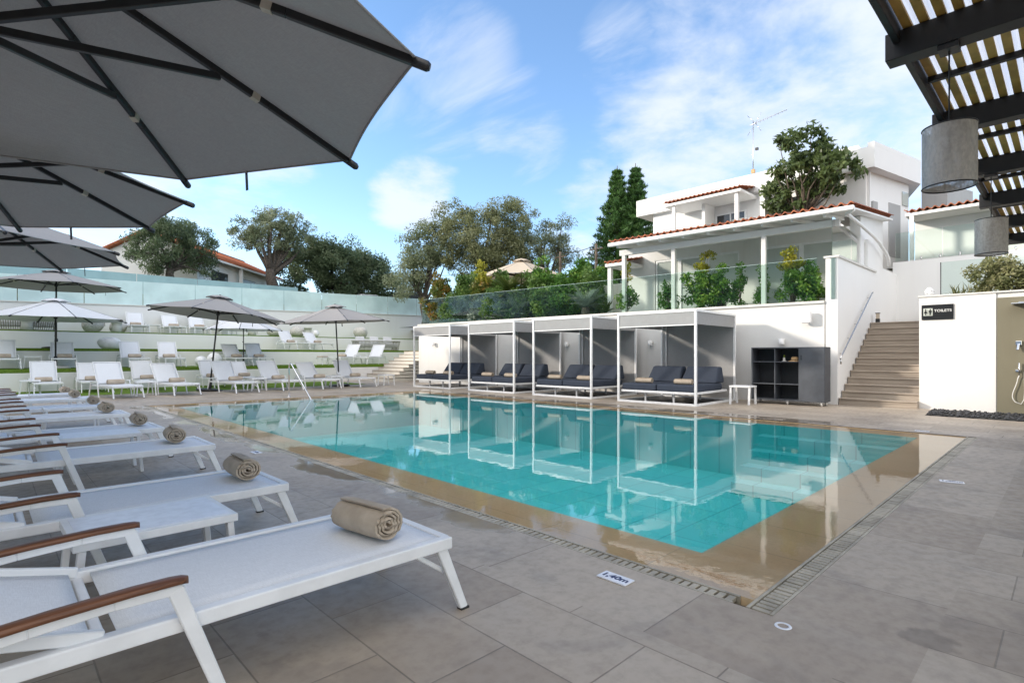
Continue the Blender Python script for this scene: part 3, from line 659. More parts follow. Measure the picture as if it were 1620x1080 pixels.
MB().tube([(15.15, 3.72, 4.79), (15.3, 3.9, 4.74)] + [(x, 3.98, z) for x, z in pp[2:]], .045, 10).build('drainpipe', M['plaster_clean'], None)
dp = bpy.data.objects['drainpipe']; tag(dp, 'curved white drainpipe sweeping down the side of the garden villa', 'drainpipe')
struct(MB().box(.78, 1.96, .32, 9.0, 2.5, 2.66).build('villa_terrace', M['coping'], loc=WL, rz=WR))
w2 = thing('side_porch', 'small tiled side porch at the left end of the garden villa', 'porch', WL, WR)
tile_sheet(6.42, 7.35, .9, 3.2, 4.50, 4.95).build('roof', M['tile'], w2); MB().box(.92, 3.2, 6.42, 7.33, 4.35, 4.46).build('fascia', M['plaster_clean'], w2, .01)
for uu in (7.2,): MB().box(1.0, 1.14, uu - .07, uu + .07, 2.55, 4.35).build('column', M['plaster'], w2)
o = MB().box(2.25, 2.45, 7.05, 13.5, 2.5, 3.92).build('garden_wall', M['plaster_old'], loc=WL, rz=WR); tag(o, 'cream garden wall behind the spiky plants left of the villa', 'wall')
# ------------------------------------------------------------------ upper white building
ub = thing('white_apartment_house', 'large white flat roofed building behind the tiled villa', 'building', (24, 5.2, 2.6))
def foot(ins): return [(ins, ins * .9), (3.8 - ins, -.8 + ins), (6.5, .3), (7, 10.4 - ins), (ins, 10.4 - ins)]
MB().prism([(.25, .35), (3.6, -.42), (6.3, .5), (6.8, 9.6), (.25, 9.6)], 2, 0, 5.72).build('wall', M['plaster_clean'], ub)
MB().prism([(-.05, 0), (3.8, -.8), (6.5, .2), (7, 10.4), (-.05, 10.4)], 2, 5.72, 6.52).build('roof_slab', M['plaster_clean'], ub)
b = MB(); b.prism([(-.052, -.002), (3.8, -.802), (3.85, -.55), (.22, .22), (-.052, .22)], 2, 6.52, 6.68); b.build('parapet', M['plaster_clean'], ub)
MB().box(.9, 1.6, .75, 1.5, 6.22, 6.98).build('chimney', M['plaster_clean'], ub); MB().box(.86, .9, 1.0, 1.38, 6.5, 6.64).build('vent_slot', M['window_dark'], ub)
cr = tile_sheet(4.4, 8.0, -1.55, .2, 5.66, 5.98, .2).build('canopy_roof', M['tile'], ub)
MB().box(-1.5, .15, 4.42, 7.98, 5.46, 5.58).build('fascia', M['plaster_clean'], cr, .01)
for yy in (4.65, 7.55): MB().box(-1.4, -1.26, yy - .07, yy + .07, 3.2, 5.46).build('column', M['plaster_clean'], ub)
MB().box(-1.5, .2, 3.6, 8.3, 2.9, 3.2).build('balcony_slab', M['plaster_clean'], ub)
MB().box(-1.2, .2, 3.55, 3.75, 3.2, 5.46).build('wing_wall', M['plaster_clean'], ub)
MB().box(-.75, .2, 6.35, 6.5, 3.2, 5.46).build('wing_wall', M['plaster_clean'], ub)
bl = MB(); bl.box(-1.46, -1.445, 3.8, 4.55, 3.2, 4.15); bl.box(-1.46, -1.445, 4.75, 7.45, 3.2, 4.15); bl.box(-1.46, -1.445, 7.65, 8.3, 3.2, 4.15); bl.build('balcony_glass', M['glass'], ub)
for y0, y1, z0, z1, mt in ((4.9, 6.3, 3.25, 5.1, 'window_dark'), (7.7, 8.4, 3.3, 4.7, 'window_dark'), (2.6, 3.4, 4.2, 5.3, 'window_dark')):
    f = MB(); f.box(.18, .25, y0, y0 + .07, z0, z1); f.box(.18, .25, y1 - .07, y1, z0, z1); f.box(.18, .25, y0 + .07, y1 - .07, z1 - .07, z1); f.box(.18, .25, y0 + .07, y1 - .07, z0, z0 + .06); f.box(.18, .25, (y0 + y1) / 2 - .03, (y0 + y1) / 2 + .03, z0 + .06, z1 - .07)
    d = f.build('window', M['white_frame'], ub); MB().box(.205, .215, y0 + .07, y1 - .07, z0 + .06, z1 - .07).build('pane', M[mt], d); MB().box(.190, .196, y0 + .10, (y0 + y1) / 2 - .05, z0 + .08, z1 - .35).build('blind', M['curtain'], d)
def onside(x0, x1, z0, z1, name, m, out=.02):      # on the turned side wall
    d = Vector((3.35, -.77, 0)).normalized(); n = Vector((-.224, -.975, 0)) ; p0 = Vector((.25, .35, 0)) + d * x0; p1 = Vector((.25, .35, 0)) + d * x1; k = -n * out * 0
    q = [p0 + n * .003, p0 + n * out, p1 + n * out, p1 + n * .003]; b = MB(); b.hexa([(a.x, a.y, z0) for a in q] + [(a.x, a.y, z1) for a in q]); return b.build(name, m, ub)
onside(.12, .20, 0, 5.7, 'drainpipe', M['plaster_clean'], .09); onside(1.75, 2.7, 2.6, 4.75, 'door_recess', M['concrete'], .02); onside(.4, .75, 3.9, 4.6, 'utility_box', M['concrete'], .08); onside(2.85, 3.35, 4.8, 5.35, 'window', M['window'], .04)
o = MB().prism([(28.3, 3.6), (30.4, 3.0), (30.6, 4.3), (28.6, 4.5)], 2, 2.5, 8.25).build('stair_tower', M['concrete']); tag(o, 'plain grey tower at the right rear corner of the white building', 'tower')
an = thing('roof_antenna', 'thin television antenna mast on the white building roof', 'antenna', (24.6, 9.95, 8.8))
MB().tube([(0, 0, 0), (0, 0, 2.9)], [.03, .018], 8).build('mast', M['stainless'], an)
b = MB(); A = Vector((0, 0, 2.75)); Bq = Vector((.5, -1.25, 3.15)); b.tube([A + (A - Bq) * .12, Bq], .014, 6)
for k in range(9): c = A + (Bq - A) * (.1 + k * .11); b.tube([c + Vector((.2, .08, 0)) * (1 - k * .07), c - Vector((.2, .08, 0)) * (1 - k * .07)], .008, 5)
for s_ in (.45, -.45): b.tube([A + Vector((0, .25, s_ * 1.0)), A + Vector((0, -.1, 0))], .012, 5); b.tube([A + Vector((0, -.35, s_ * .9)), A + Vector((0, -.1, 0))], .012, 5)
b.build('aerial', M['stainless'], an); MB().box(-.07, .07, -.07, .07, .55, .72).build('amplifier_box', M['straw'], an); MB().box(-.05, .05, -.22, -.10, 1.55, 1.65).build('bracket_box', M['charcoal'], an)
# right background
o = MB().box(22.0, 22.28, -9, 4.25, 2.1, 4.36).build('yard_wall', M['plaster_clean']); tag(o, 'pale wall beyond the stairs under the tiled yard building', 'wall')
g = thing('yard_glass', 'clear glass panels on the pale wall beyond the stairs', 'glass balustrade', (22.14, 0, 4.36))
for y0, y1 in ((2.95, 4.2), (1.6, 2.92), (.25, 1.57), (-1.1, .22)): MB().box(-.008, .008, y0, y1, .05, 1.0).build('glass_panel', M['glass'], g)
for y0 in (3.5, 3.0, 2.5, 2.0, 1.2, .6): MB().tube([(0, y0, 0), (0, y0, .14)], .025, 8).build('clamp', M['stainless'], g)
t = thing('yard_building', 'low white building with tiled edge behind the hanging lamps', 'building', (24.2, -9, 4.2))
MB().box(0, 5, 0, 13.0, 0, 1.95).build('wall', M['plaster_clean'], t)
tile_sheet(-.2, 13.1, -1.3, 3.5, 2.02, 2.62).build('roof', M['tile'], t); MB().box(-1.22, .02, -.2, 13.08, 1.86, 1.96).build('fascia', M['plaster_clean'], t)
for yy in (10.6, 12.9): MB().box(-1.2, -1.08, yy - .06, yy + .06, 0, 1.86).build('column', M['plaster_clean'], t)
g = thing('planter_glass', 'clear glass screen standing behind the toilets sign wall', 'glass screen', (17.6, 0, 2.5))
for y0, y1 in ((1.05, 2.36), (-.3, 1.02), (-1.65, -.33)): MB().box(-.007, .007, y0, y1, 0, 1.12).build('glass_panel', M['glass'], g)
MB().box(-.012, .012, 2.362, 2.38, 0, 1.12).build('edge', M['charcoal'], g)
# ------------------------------------------------------------------ left house
h = thing('tiled_house', 'white house with red tiled gable roof behind the glass fences', 'house', (9.4, 38.1, 4.6), R(46))
MB().box(0, 11.5, 0, 6, 0, 3.0).build('wall', M['plaster_clean'], h)
MB().prism([(0, 3.0), (6, 3.0), (3, 4.3)], 0, .0, .2).build('gable', M['plaster_clean'], h); MB().prism([(0, 3.0), (6, 3.0), (3, 4.3)], 0, 11.3, 11.5).build('gable', M['plaster_clean'], h)
b = MB()
for sg in (0, 1):
    y0, y1 = ((-.55, 3.0), (6.55, 3.0))[sg]; z0, z1 = 2.86, 4.42
    q = [(-.35, y0, z0), (11.9, y0, z0), (11.9, y1, z1), (-.35, y1, z1)]; q = q if sg == 0 else q[::-1]
    b.hexa([(x, y, z - .09) for x, y, z in q] + q)
    for k in range(56): x = -.3 + k * .22; b.tube([(x, y0, z0 + .02), (x, y1, z1 + .02)], .075, 6, True)
b.tube([(-.38, 3, z1 + .05), (11.92, 3, z1 + .05)], .12, 8); rf = b.build('roof', M['tile'], h)
b = MB(); b.bar((-.35, -.62, 2.76), (11.9, -.62, 2.76), .11, .12); b.build('gutter', M['plaster_clean'], rf)
for xx in (4.6, 9.2): MB().box(xx - .09, xx + .09, -.55, -.37, 0, 2.72).build('column', M['plaster_clean'], h)
for x0, x1, z0, z1 in ((1.6, 3.6, 1.0, 2.2), (5.6, 7.6, .9, 2.2)):
    f = MB().box(x0, x1, -.05, -.002, z0, z1).build('window', M['charcoal'], h); MB().box(x0 + .07, x1 - .07, -.06, -.052, z0 + .07, z1 - .07).build('pane', M['window_dark'], f)
MB().box(2.2, 4.2, 4.2, 5.6, 3.2, 4.95).build('roof_block', M['plaster_clean'], h)
# cars beyond the glass
def car(label, loc, rz, paint):
    t = thing('parked_car', label, 'car', loc, rz)
    prof = [(-2.1, .35), (-2.1, .78), (-1.95, .92), (-1.35, .98), (-.75, 1.42), (.65, 1.46), (1.55, 1.05), (2.05, .9), (2.12, .6), (2.1, .35)]
    MB().prism([(x, z) for x, z in prof], 1, -.86, .86).build('body', paint, t, .12, 4)
    w = MB().prism([(-1.22, .98), (-.72, 1.36), (.60, 1.40), (1.35, 1.04)], 1, -.875, .875).build('side_windows', M['window_dark'], t)
    for x in (-1.35, 1.35):
        for y in (-.8, .8):
            q = MB().xf(Matrix()); q.lathe([(.0, -.1), (.31, -.1), (.33, -.06), (.33, .06), (.31, .1), (0, .1)], n=18); q.xf(Matrix.Translation((x, y, .33)) @ Matrix.Rotation(R(90), 4, 'X')); wh = q.build('wheel', M['tyre'], t)
            q = MB().lathe([(0, .102), (.2, .102), (.2, -.102), (0, -.102)], n=14); q.xf(Matrix.Translation((x, y, .33)) @ Matrix.Rotation(R(90), 4, 'X')); q.build('rim', M['stainless'], wh)
    return t
car('white car behind the mint glass, only its roof showing', (21.0, 38.3, zback(21, 38.3) - .92), R(4), M['car_white'])
car('dark blue car behind the glass beside the dark olive tree', (24.6, 38.0, zback(24.6, 38) - .42), R(160), M['car_navy'])
# utility poles and wire
pl = []
for x, y, hh, lb in ((24, 20.8, 7.25, 'thin dark utility pole seen left of the villa porch, carrying wires'), (24, 18.2, 7.35, 'dark utility pole nearest the conifers, carrying wires'), (27.5, 41, 8.6, 'distant utility pole beyond the dark blue car')):
    t = thing('utility_pole', lb, 'utility pole', (x, y, 2.8)); MB().tube([(0, 0, 0), (0, 0, hh - 2.8)], [.10, .07], 8).build('pole', M['bark'], t); MB().bar((0, -.45, hh - 3.1), (0, .45, hh - 3.1), .06).build('crossarm', M['bark'], t)
pts = lambda a, c, sag: [Vector(a) + (Vector(c) - Vector(a)) * f - Vector((0, 0, sag * 4 * f * (1 - f))) for f in [i / 10 for i in range(11)]]
tag(MB().tube(pts((24, 20.8, 7.15), (24, 18.2, 7.25), .1), .018, 5)._m(MB().tube(pts((24, 20.8, 7.15), (27.5, 41, 8.4), .5), .018, 5)).build('overhead_wire', M['rubber']), 'thin black overhead wires strung between the utility poles', 'wire')
# unseen building added left of the pool to cast shade on the paving
hb = thing('added_shade_block', 'tall white block added out of view left of the pool to cast shade', 'building', (-26, -22, 0))
MB().box(0, 14, 0, 74, 0, SHADE_H).build('wall', M['plaster_clean'], hb)
for fl in range(3):
    for k in range(18): MB().box(14, 14.06, 1.6 + k * 4, 3.8 + k * 4, .9 + fl * 3.1, 2.9 + fl * 3.1).build('window', M['window'], hb)  # window panels dressing the added shade block
# ------------------------------------------------------------------ far parasol behind the bushes
# ------------------------------------------------------------------ umbrellas
def octo(k, rot=0): a = rot + k * math.pi / 4; return Vector((math.cos(a), math.sin(a), 0))
def make_umbrella(Rr, zr, rise, canvas, tilt=False):
    t = thing('parasol', 'parasol', 'parasol')
    MB().lathe([(0, 0), (.42, 0), (.44, .02), (.43, .06), (.30, .085), (.05, .10), (0, .10)], n=28).build('base', M['charcoal' if canvas == 'canopy' else 'coping'], t)
    top = zr + rise
    MB().lathe([(.055, .08), (.055, .42), (.032, .44)], n=14).build('socket', M['charcoal'], t)
    pole = MB().tube([(0, 0, .1), (0, 0, top - .05)], .028, 12).build('pole', M['charcoal'], t)
    MB().tube([(0, .03, 1.18), (0, .09, 1.18)], .018, 8).build('knob', M['charcoal'], pole)
    n = 12; vs = []; fs = []; idx = {}
    for k in range(8):
        for j in range(n + 1):       # from hub to rim
            f = .06 + .94 * j / n
            for i in range(n):
                s = i / n; P = octo(k) * (1 - s) + octo(k + 1) * s
                sag = math.sin(math.pi * s); p = P * Rr * f * (1 - .020 * sag * f)
                idx[(k, j, i)] = len(vs); vs.append((p.x, p.y, top - rise * (f * .92 + .08 * f * f) - .022 * sag * f * (1 - f * .4)))
    for k in range(8):
        for j in range(n):
            for i in range(n):
                nx = (k, j, i + 1) if i + 1 < n else ((k + 1) % 8, j, 0); ny = (k, j + 1, i + 1) if i + 1 < n else ((k + 1) % 8, j + 1, 0)
                fs.append((idx[(k, j, i)], idx[(k, j + 1, i)], idx[ny], idx[nx]))
    cn = MB().add(vs, fs, True).build('canopy', M[canvas], t)
    hem = MB(); ring_ = [vs[idx[(k, n, i)]] for k in range(8) for i in range(n)]
    hem.tube([Vector(p) + Vector((0, 0, -.004)) for p in ring_ + ring_[:1]], .008, 5, False); hem.build('hem', M[canvas], cn)
    v2 = []; f2 = []
    for j, (f, z) in enumerate(((.04, .12), (.12, .085), (.21, .0 - .005))):
        for k in range(8):
            for i in range(4):
                s = i / 4; P = octo(k) * (1 - s) + octo(k + 1) * s; v2.append((P.x * Rr * f, P.y * Rr * f, top - rise * .21 * .92 + .075 + z + (.03 * math.sin(math.pi * s) if j == 2 else 0)))
    for j in range(2):
        for q in range(32): f2.append((j * 32 + q, (j + 1) * 32 + q, (j + 1) * 32 + (q + 1) % 32, j * 32 + (q + 1) % 32))
    MB().add(v2, f2, True).build('vent_cap', M[canvas], t)
    MB().lathe([(0, top + .10), (.03, top + .09), (.035, top + .04), (.05, top + .0), (.05, top - .1), (0, top - .1)], n=12).build('finial', M['charcoal'], t)
    zh = top - .60
    MB().lathe([(.028, zh - .08), (.06, zh - .07), (.06, zh + .06), (.028, zh + .07)], n=14).build('hub', M['charcoal'], t)
    def rib(k, f): p = octo(k) * Rr * f; return Vector((p.x, p.y, top - rise * (f * .92 + .08 * f * f) - .022))
    for k in range(8):
        r_ = MB()
        for a, c in ((.03, .35), (.35, .7), (.7, 1.02)): r_.bar(rib(k, a), rib(k, c), .036, .044)
        o = r_.build('rib', M['charcoal'], t, .004, 1)
        MB().tube([rib(k, .99), rib(k, 1.025), rib(k, 1.032)], [.027, .027, .018], 10).build('end_cap', M['charcoal'], o)
        MB().bar(rib(k, .645), rib(k, .668), .044, .054).build('canvas_loop', M['tape'], o)
        MB().bar(octo(k) * .05 + Vector((0, 0, zh)), rib(k, .55) - Vector((0, 0, .03)), .030, .042).build('strut', M['charcoal'], o, .003, 1)
    st = MB(); q = vs[idx[(0, n, 7)]]; st.bar((q[0], q[1], q[2] + .004), (q[0] + .01, q[1] + .005, q[2] - .15), .04, .004); st.build('tie_strap', M['strap'], cn)
    return t
big = Kit(make_umbrella(2.25, 2.75, .66, 'canopy'))
G = 'grey parasols'
big.put((-.10, 3.62, 0), R(6.7), 'large grey parasol nearest the camera, its underside filling the top left', G, (.94, .94, 1.0))
big.put((-.50, 7.35, 0), R(24), 'second grey parasol from the camera, just behind the largest canopy', G, (.965, .965, 1.05))
big.put((-.18, 11.75, 0), R(9.5), 'third grey parasol from the camera, over the mid row of loungers', G, (.89, .89, 1.05))
o = big.put((5.50, 20.75, 0), R(11), 'tilted grey parasol at the far pool end, left of the pool handrail', G, .96); o.rotation_euler = (R(1.5), R(5.5), R(11))
o = big.put((10.05, 20.3, 0), R(30), 'grey parasol at the far pool end, nearest the steps and the cabanas', G, .93); o.rotation_euler = (R(-1.5), R(-3), R(30))
big.put((1.95, 28.2, TZ[1]), R(8), 'grey parasol standing on the middle terrace at the far left', G, (1.03, 1.03, .90))
wh = Kit(make_umbrella(2.15, 1.78, .68, 'canopy_white'))
G = 'white parasols on the terraces'
wh.put((1.75, 25.55, TZ[0]), R(10), 'low white parasol at far left in front of the wicker sofa', G)
wh.put((8.15, 25.6, TZ[0]), R(22), 'low white parasol half hidden behind the tilted grey parasol', G, (.72, .72, .90))
wh.put((19.6, 19.6, 2.72), R(15), 'cream parasol rising behind the garden bushes', None, (1.1, 1.1, 1.36))
o = [c for c in COL.objects if c.get('label', '').startswith('cream parasol')][0]
for ch in o.children:
    if ch.name.startswith(('canopy', 'vent_cap')):
        ch.data = ch.data.copy(); ch.data.materials[0] = M['cream_fabric']
# ------------------------------------------------------------------ loungers
def make_lounger(back_deg, wood, arms=True):
    t = thing('sun_lounger', 'lounger', 'sun lounger'); W_ = .36; Z = .345
    f = MB()
    for s in (-1, 1): f.box(-.92, .985, s * W_ - .024, s * W_ + .024, Z - .03, Z + .025)
    f.box(.955, 1.0, -W_ + .024, W_ - .024, Z - .028, Z + .02); f.box(-.92, -.88, -W_ + .024, W_ - .024, Z - .028, Z + .012)
    f.box(-.39, -.355, -W_ + .024, W_ - .024, Z - .028, Z + .0)
    f.build('frame', M['white_frame'], t, .006)
    def sl(name, p0, p1, sag, thick=.008):
        b = MB(); n = 14; m = 8; vs = []; d = Vector(p1) - Vector(p0); up = Vector((-d.z, 0, d.x)).normalized()
        for sgn in (0, 1):
            for j in range(n + 1):
                for i in range(m + 1):
                    y = -W_ + .028 + (2 * W_ - .056) * i / m; k = sag * (1 - (2 * i / m - 1) ** 2) * math.sin(math.pi * j / n) ** .5 if sag else 0
                    p = Vector(p0) + d * (j / n) + up * (.004 + sgn * thick - k); vs.append((p.x, y, p.z))
        w = m + 1; o_ = (n + 1) * w; fs = []
        for j in range(n):
            for i in range(m): a = j * w + i; fs += [(o_ + a, o_ + a + w, o_ + a + w + 1, o_ + a + 1), (a, a + 1, a + w + 1, a + w)]
        for j in range(n): fs += [(j * w, j * w + w, o_ + j * w + w, o_ + j * w), (j * w + m + w, j * w + m, o_ + j * w + m, o_ + j * w + m + w)]
        for i in range(m): fs += [(i + 1, i, o_ + i, o_ + i + 1), (n * w + i, n * w + i + 1, o_ + n * w + i + 1, o_ + n * w + i)]
        return b.add(vs, fs, True).build(name, M['sling'], t)
    sl('seat', (.955, 0, Z + .018), (-.33, 0, Z + .018), .012)
    a = R(back_deg); L = .80; hx = -.37; e = Vector((hx - math.cos(a) * L, 0, Z + .02 + math.sin(a) * L)); h = Vector((hx, 0, Z + .02)); d = (e - h).normalized()
    sl('backrest', h + d * .03, e - d * .015, .012)
    b = MB()
    for s in (-1, 1): b.bar(h + Vector((0, s * (W_ - .014), 0)), e + Vector((0, s * (W_ - .014), 0)), .028, .04)
    b.bar(e + Vector((0, -W_ + .03, 0)) - d * .015, e + Vector((0, W_ - .03, 0)) - d * .015, .03, .03, up=(d.x, 0, d.z))
    q = h + d * .5; b.bar(q + Vector((0, -.25, -.02)), (q.x - .05, -.25, Z), .022); b.bar(q + Vector((0, .25, -.02)), (q.x - .05, .25, Z), .022)
    b.build('back_frame', M['white_frame'], t, .004, 1)
    for s in (-1, 1):
        g = MB(); g.bar((.93, s * W_, Z - .02), (1.06, s * (W_ + .012), .003), .03, .055, up=(1, 0, 0), h2=.042); g.bar((.80, s * (W_ - .03), Z - .03), (.97, s * (W_ - .03), Z - .15), .022, .022)
        lg = g.build('leg', M['white_frame'], t, .004, 1)
        MB().box(1.035, 1.085, s * (W_ + .012) - .018, s * (W_ + .012) + .018, 0, .010).build('foot_pad', M['rubber'], lg)
    yy = W_ + .045
    for s in (-1, 1):
        g = MB(); g.bar((-.185, s * yy, .475), (-.02, s * (yy + .006), .003), .028, .05, up=(1, 0, 0), h2=.04); g.bar((-.12, s * (yy - .025), .34), (-.30, s * (yy - .04), .335), .02, .03); g.build('leg', M['white_frame'], t, .004, 1)
        g = MB(); g.bar((-.72, s * yy, .44), (-.90, s * (yy + .006), .003), .028, .05, up=(1, 0, 0), h2=.04); g.build('leg', M['white_frame'], t, .004, 1)
        g = MB(); pts = [(-.78, .438), (-.55, .462), (-.35, .476), (-.165, .474)]
        for (x0, z0), (x1, z1) in zip(pts, pts[1:]): g.bar((x0, s * yy, z0), (x1, s * yy, z1), .026, .032)
        ar = g.build('arm', M['white_frame'], t, .003, 1)
        if wood:
            g = MB(); pr = [(-.84, .452, .018), (-.7, .468, .024), (-.5, .484, .027), (-.3, .494, .027), (-.2, .4955, .025), (-.165, .494, .019), (-.148, .490, .009)]
            vs = []; fs = []
            for x, z, hw in pr:
                for k in range(12):
                    q = k * math.pi / 6; vs.append((x, s * yy + hw * 1.12 * math.copysign(abs(math.cos(q)) ** .6, math.cos(q)), z + .008 + .0125 * math.copysign(abs(math.sin(q)) ** .7, math.sin(q))))
            for j in range(len(pr) - 1):
                for k in range(12): fs.append((j * 12 + k, j * 12 + (k + 1) % 12, (j + 1) * 12 + (k + 1) % 12, (j + 1) * 12 + k))
            fs += [tuple(reversed(range(12))), tuple(range((len(pr) - 1) * 12, len(pr) * 12))]
            g.add(vs, fs, True).build('armrest', M['teak'], ar)
    return t
def make_towel(L=.34, r1=.078):
    t = MB(); n = 130; turns = 4.3; th = .0120; r0 = .004; inn = []; out = []
    rng = random.Random(8)
    for i in range(n + 1):
        a = turns * 2 * math.pi * i / n; r = r0 + (r1 - r0) * i / n + .0018 * math.sin(a * 2.3 + 1)
        inn.append((r * math.cos(a), r * math.sin(a))); out.append(((r + th) * math.cos(a), (r + th) * math.sin(a)))
    m = 9; vs = []; fs = []
    for j in range(m + 1):
        y = -L / 2 + L * j / m; e = 1 - .055 * abs(2 * j / m - 1) ** 6; w = .004 * math.sin(j * 1.7)
        for (x, z) in inn: vs.append((x * e * 1.07 + w * .5, y + .006 * math.sin(9 * z * 20 + j), max(-r1 * .86, z * e * .94)))
        for (x, z) in out: vs.append((x * e * 1.07 + w * .5, y + .006 * math.sin(9 * z * 20 + j), max(-r1 * .92 - .008, z * e * .94)))
    s = 2 * (n + 1)
    for j in range(m):
        for i in range(n):
            a = j * s + i; fs.append((a, a + 1, a + s + 1, a + s)); a += n + 1; fs.append((a, a + s, a + s + 1, a + 1))
        for i in (0, n): a = j * s + i; q = (a, a + s, a + s + n + 1, a + n + 1); fs.append(q if i == 0 else q[::-1])
    for i in range(n):
        a = i; fs.append((a, a + n + 1, a + n + 2, a + 1)); a = m * s + i; fs.append((a, a + 1, a + n + 2, a + n + 1))
    t.add(vs, fs, True)
    o = t.build('rolled_towel', M['towel']); tag(o, 'towel', 'towel')
    md = o.modifiers.new('edge', 'EDGE_SPLIT'); md.split_angle = R(60)
    return o
TW = Kit(make_towel()); TG = 'rolled beige towels on loungers'; tw_h = .078 * .92 + .008
near = Kit(make_lounger(14, True)); NG = 'loungers along the left side of the pool'
ORD = ['nearest the camera', 'second from the camera', 'third from the camera', 'fourth from the camera', 'fifth from the camera', 'sixth from the camera', 'seventh from the camera', 'eighth from the camera', 'ninth from the camera']
NY = [2.47, 4.12, 6.27, 8.05, 10.25, 12.05, 14.25, 15.9]; NX = [.63, .50, .63, .55, .55, .55, .55, .5]
TWX = [.70, .80, .72, .80, .74, .78, .72, .74]
for i, y in enumerate(NY):
    near.put((NX[i], y, 0), R([0, .6, -.5, .4, 0, .5, -.4, 0][i]), 'white sling lounger with teak armrests, ' + ORD[i] + ' in the poolside row', NG)
    TW.put((NX[i] + TWX[i], y + [-.06, .02, .05, .1, .02, 0, .05, 0][i], .372 + tw_h), R([9, -2, -6, -3, 2, -4, 0, 4][i]), 'rolled beige towel on the foot of the lounger ' + ORD[i], TG, [1.0, .98, 1, .95, 1, 1, 1, 1][i])
def make_table(w, d, h, label):
    t = thing('side_table', label, 'side table')
    tp = MB().box(-w / 2, w / 2, -d / 2, d / 2, h - .04, h).build('tabletop', M['white_frame'], t, .004)
    MB().box(-w / 2 + .03, w / 2 - .03, -d / 2 + .03, d / 2 - .03, h + .0, h + .0025).build('inset_top', M['plate_white'], tp)
    for sx in (-1, 1):
        for sy in (-1, 1): MB().bar((sx * (w / 2 - .035), sy * (d / 2 - .03), h - .04), (sx * (w / 2 - .0), sy * (d / 2 - .03), 0), .05, .03, up=(1, 0, 0)).build('leg', M['white_frame'], t, .003, 1)
    return t
tb = Kit(make_table(.68, .50, .42, '')); SG = 'white side tables between poolside loungers'
for i, y in enumerate((3.29, 7.17, 11.15, 15.1)):
    tb.put(([.60, .85, .95, .95][i], y, 0), R([1, -1, 0, 1][i]), 'white low side table between the ' + ['first and second', 'third and fourth', 'fifth and sixth', 'seventh and eighth'][i] + ' poolside loungers', SG)
far_a = Kit(make_lounger(56, False)); far_b = Kit(make_lounger(49, False)); far = far_a
FN = R(-90)
rows = [
 ('deck', 19.72, 0.002, [2.72, 4.22, 5.92, 7.45, 8.85, 10.35], [9, 9, 9, 9, 7, 8], 'white lounger on the far pool paving', ['leftmost', 'second from the left', 'third from the left', 'fourth from the left, behind the pool handrail', 'fifth from the left', 'rightmost, beside the parasol near the steps']),
 ('lawn', 23.1, .004, [1.33, 2.52, 4.07, 6.32, 7.35], [2, 0, 3, 6, 4], 'white lounger on the lawn behind the far paving', ['leftmost', 'second from the left', 'third from the left', 'fourth from the left, half hidden', 'rightmost, half hidden']),
 ('low terrace', 25.75, TZ[0], [.40, 1.98, 4.12, 5.40, 7.88, 8.86], [3, -2, 4, 0, 5, 3], 'white lounger on the lowest terrace', ['leftmost, cut by the picture edge', 'second from the left', 'third from the left', 'fourth from the left, before the round globe lamps', 'fifth from the left', 'sixth from the left']),
 ('mid terrace', 28.2, TZ[1], [11.35, 12.75], [14, 14], 'white lounger on the middle terrace right of the parasol poles', ['left one of two', 'right one of two']),
 ('top terrace', 30.75, TZ[2], [5.05, 6.55, 7.65, 9.12], [0, 2, -2, 3], 'white lounger on the top terrace against the back wall', ['leftmost of four', 'second of four', 'third of four', 'rightmost of four']),
]
FG = 'reclined white loungers at the far end'
for nm, y, z, xs, rot, lab, ords in rows:
    for i, x in enumerate(xs):
        a = FN + R(rot[i]); c = (far_b if i % 3 == 1 else far_a).put((x, y + (.1 if i % 2 else 0), z), a, lab + ', ' + ords[i], FG, (.9, .95, 1) if nm != 'deck' else None)
        d = Vector((math.cos(a), math.sin(a), 0)) * (-.05 if nm != 'deck' else .12)
        TW.put((c.location.x + d.x + (.05 if i % 3 else -.04), c.location.y + d.y, z + .372 + tw_h), a + R(3), 'rolled beige towel on the ' + nm + ' lounger, ' + ords[i].split(',')[0] + ' of that row', TG, (.85, 1.25, .9))
a = R(-150)
far.put((13.05, 25.7, TZ[0]), a, 'white lounger in side view on the lowest terrace, left of its pair', FG); far.put((14.55, 25.75, TZ[0]), a, 'white lounger in side view on the lowest terrace, right of its pair', FG)
TW.put((12.85, 25.62, TZ[0] + .372 + tw_h), a, 'rolled beige towel on the left side view lounger of the lowest terrace', TG, (.9, 1.2, .9))
ot = thing('ottoman', 'small white footstool with beige top beside the side view loungers', 'footstool', (11.75, 25.5, TZ[0]), R(-150))
MB().box(-.24, .24, -.2, .2, .33, .37).build('seat', M['white_frame'], ot, .01); MB().box(-.22, .22, -.18, .18, .37, .43).build('cushion', M['towel'], ot, .02)
for sx in (-1, 1):
    for sy in (-1, 1): MB().bar((sx * .2, sy * .17, .33), (sx * .26, sy * .18, 0), .03).build('leg', M['white_frame'], ot)
sq = Kit(make_table(.5, .5, .44, ''))
for x, y, z, lb in ((3.45, 19.75, .002, 'white side table between the first two loungers of the far paving row'), (6.78, 19.9, .002, 'white side table between the third and fourth loungers of the far paving row'), (9.55, 19.7, .002, 'white side table beside the parasol pole nearest the steps'),
                    (11.75, 19.6, .002, 'white side table at the right end of the far paving row'), (.95, 23.0, .004, 'white side table on the lawn at the far left'), (1.15, 26.1, TZ[0], 'white side table on the lowest terrace at far left'), (5.75, 30.9, TZ[2], 'white side table between the first two loungers of the top terrace'), (8.4, 30.9, TZ[2], 'white side table between the last two loungers of the top terrace')):
    sq.put((x, y, z), 0, lb, 'white side tables on the far terraces')
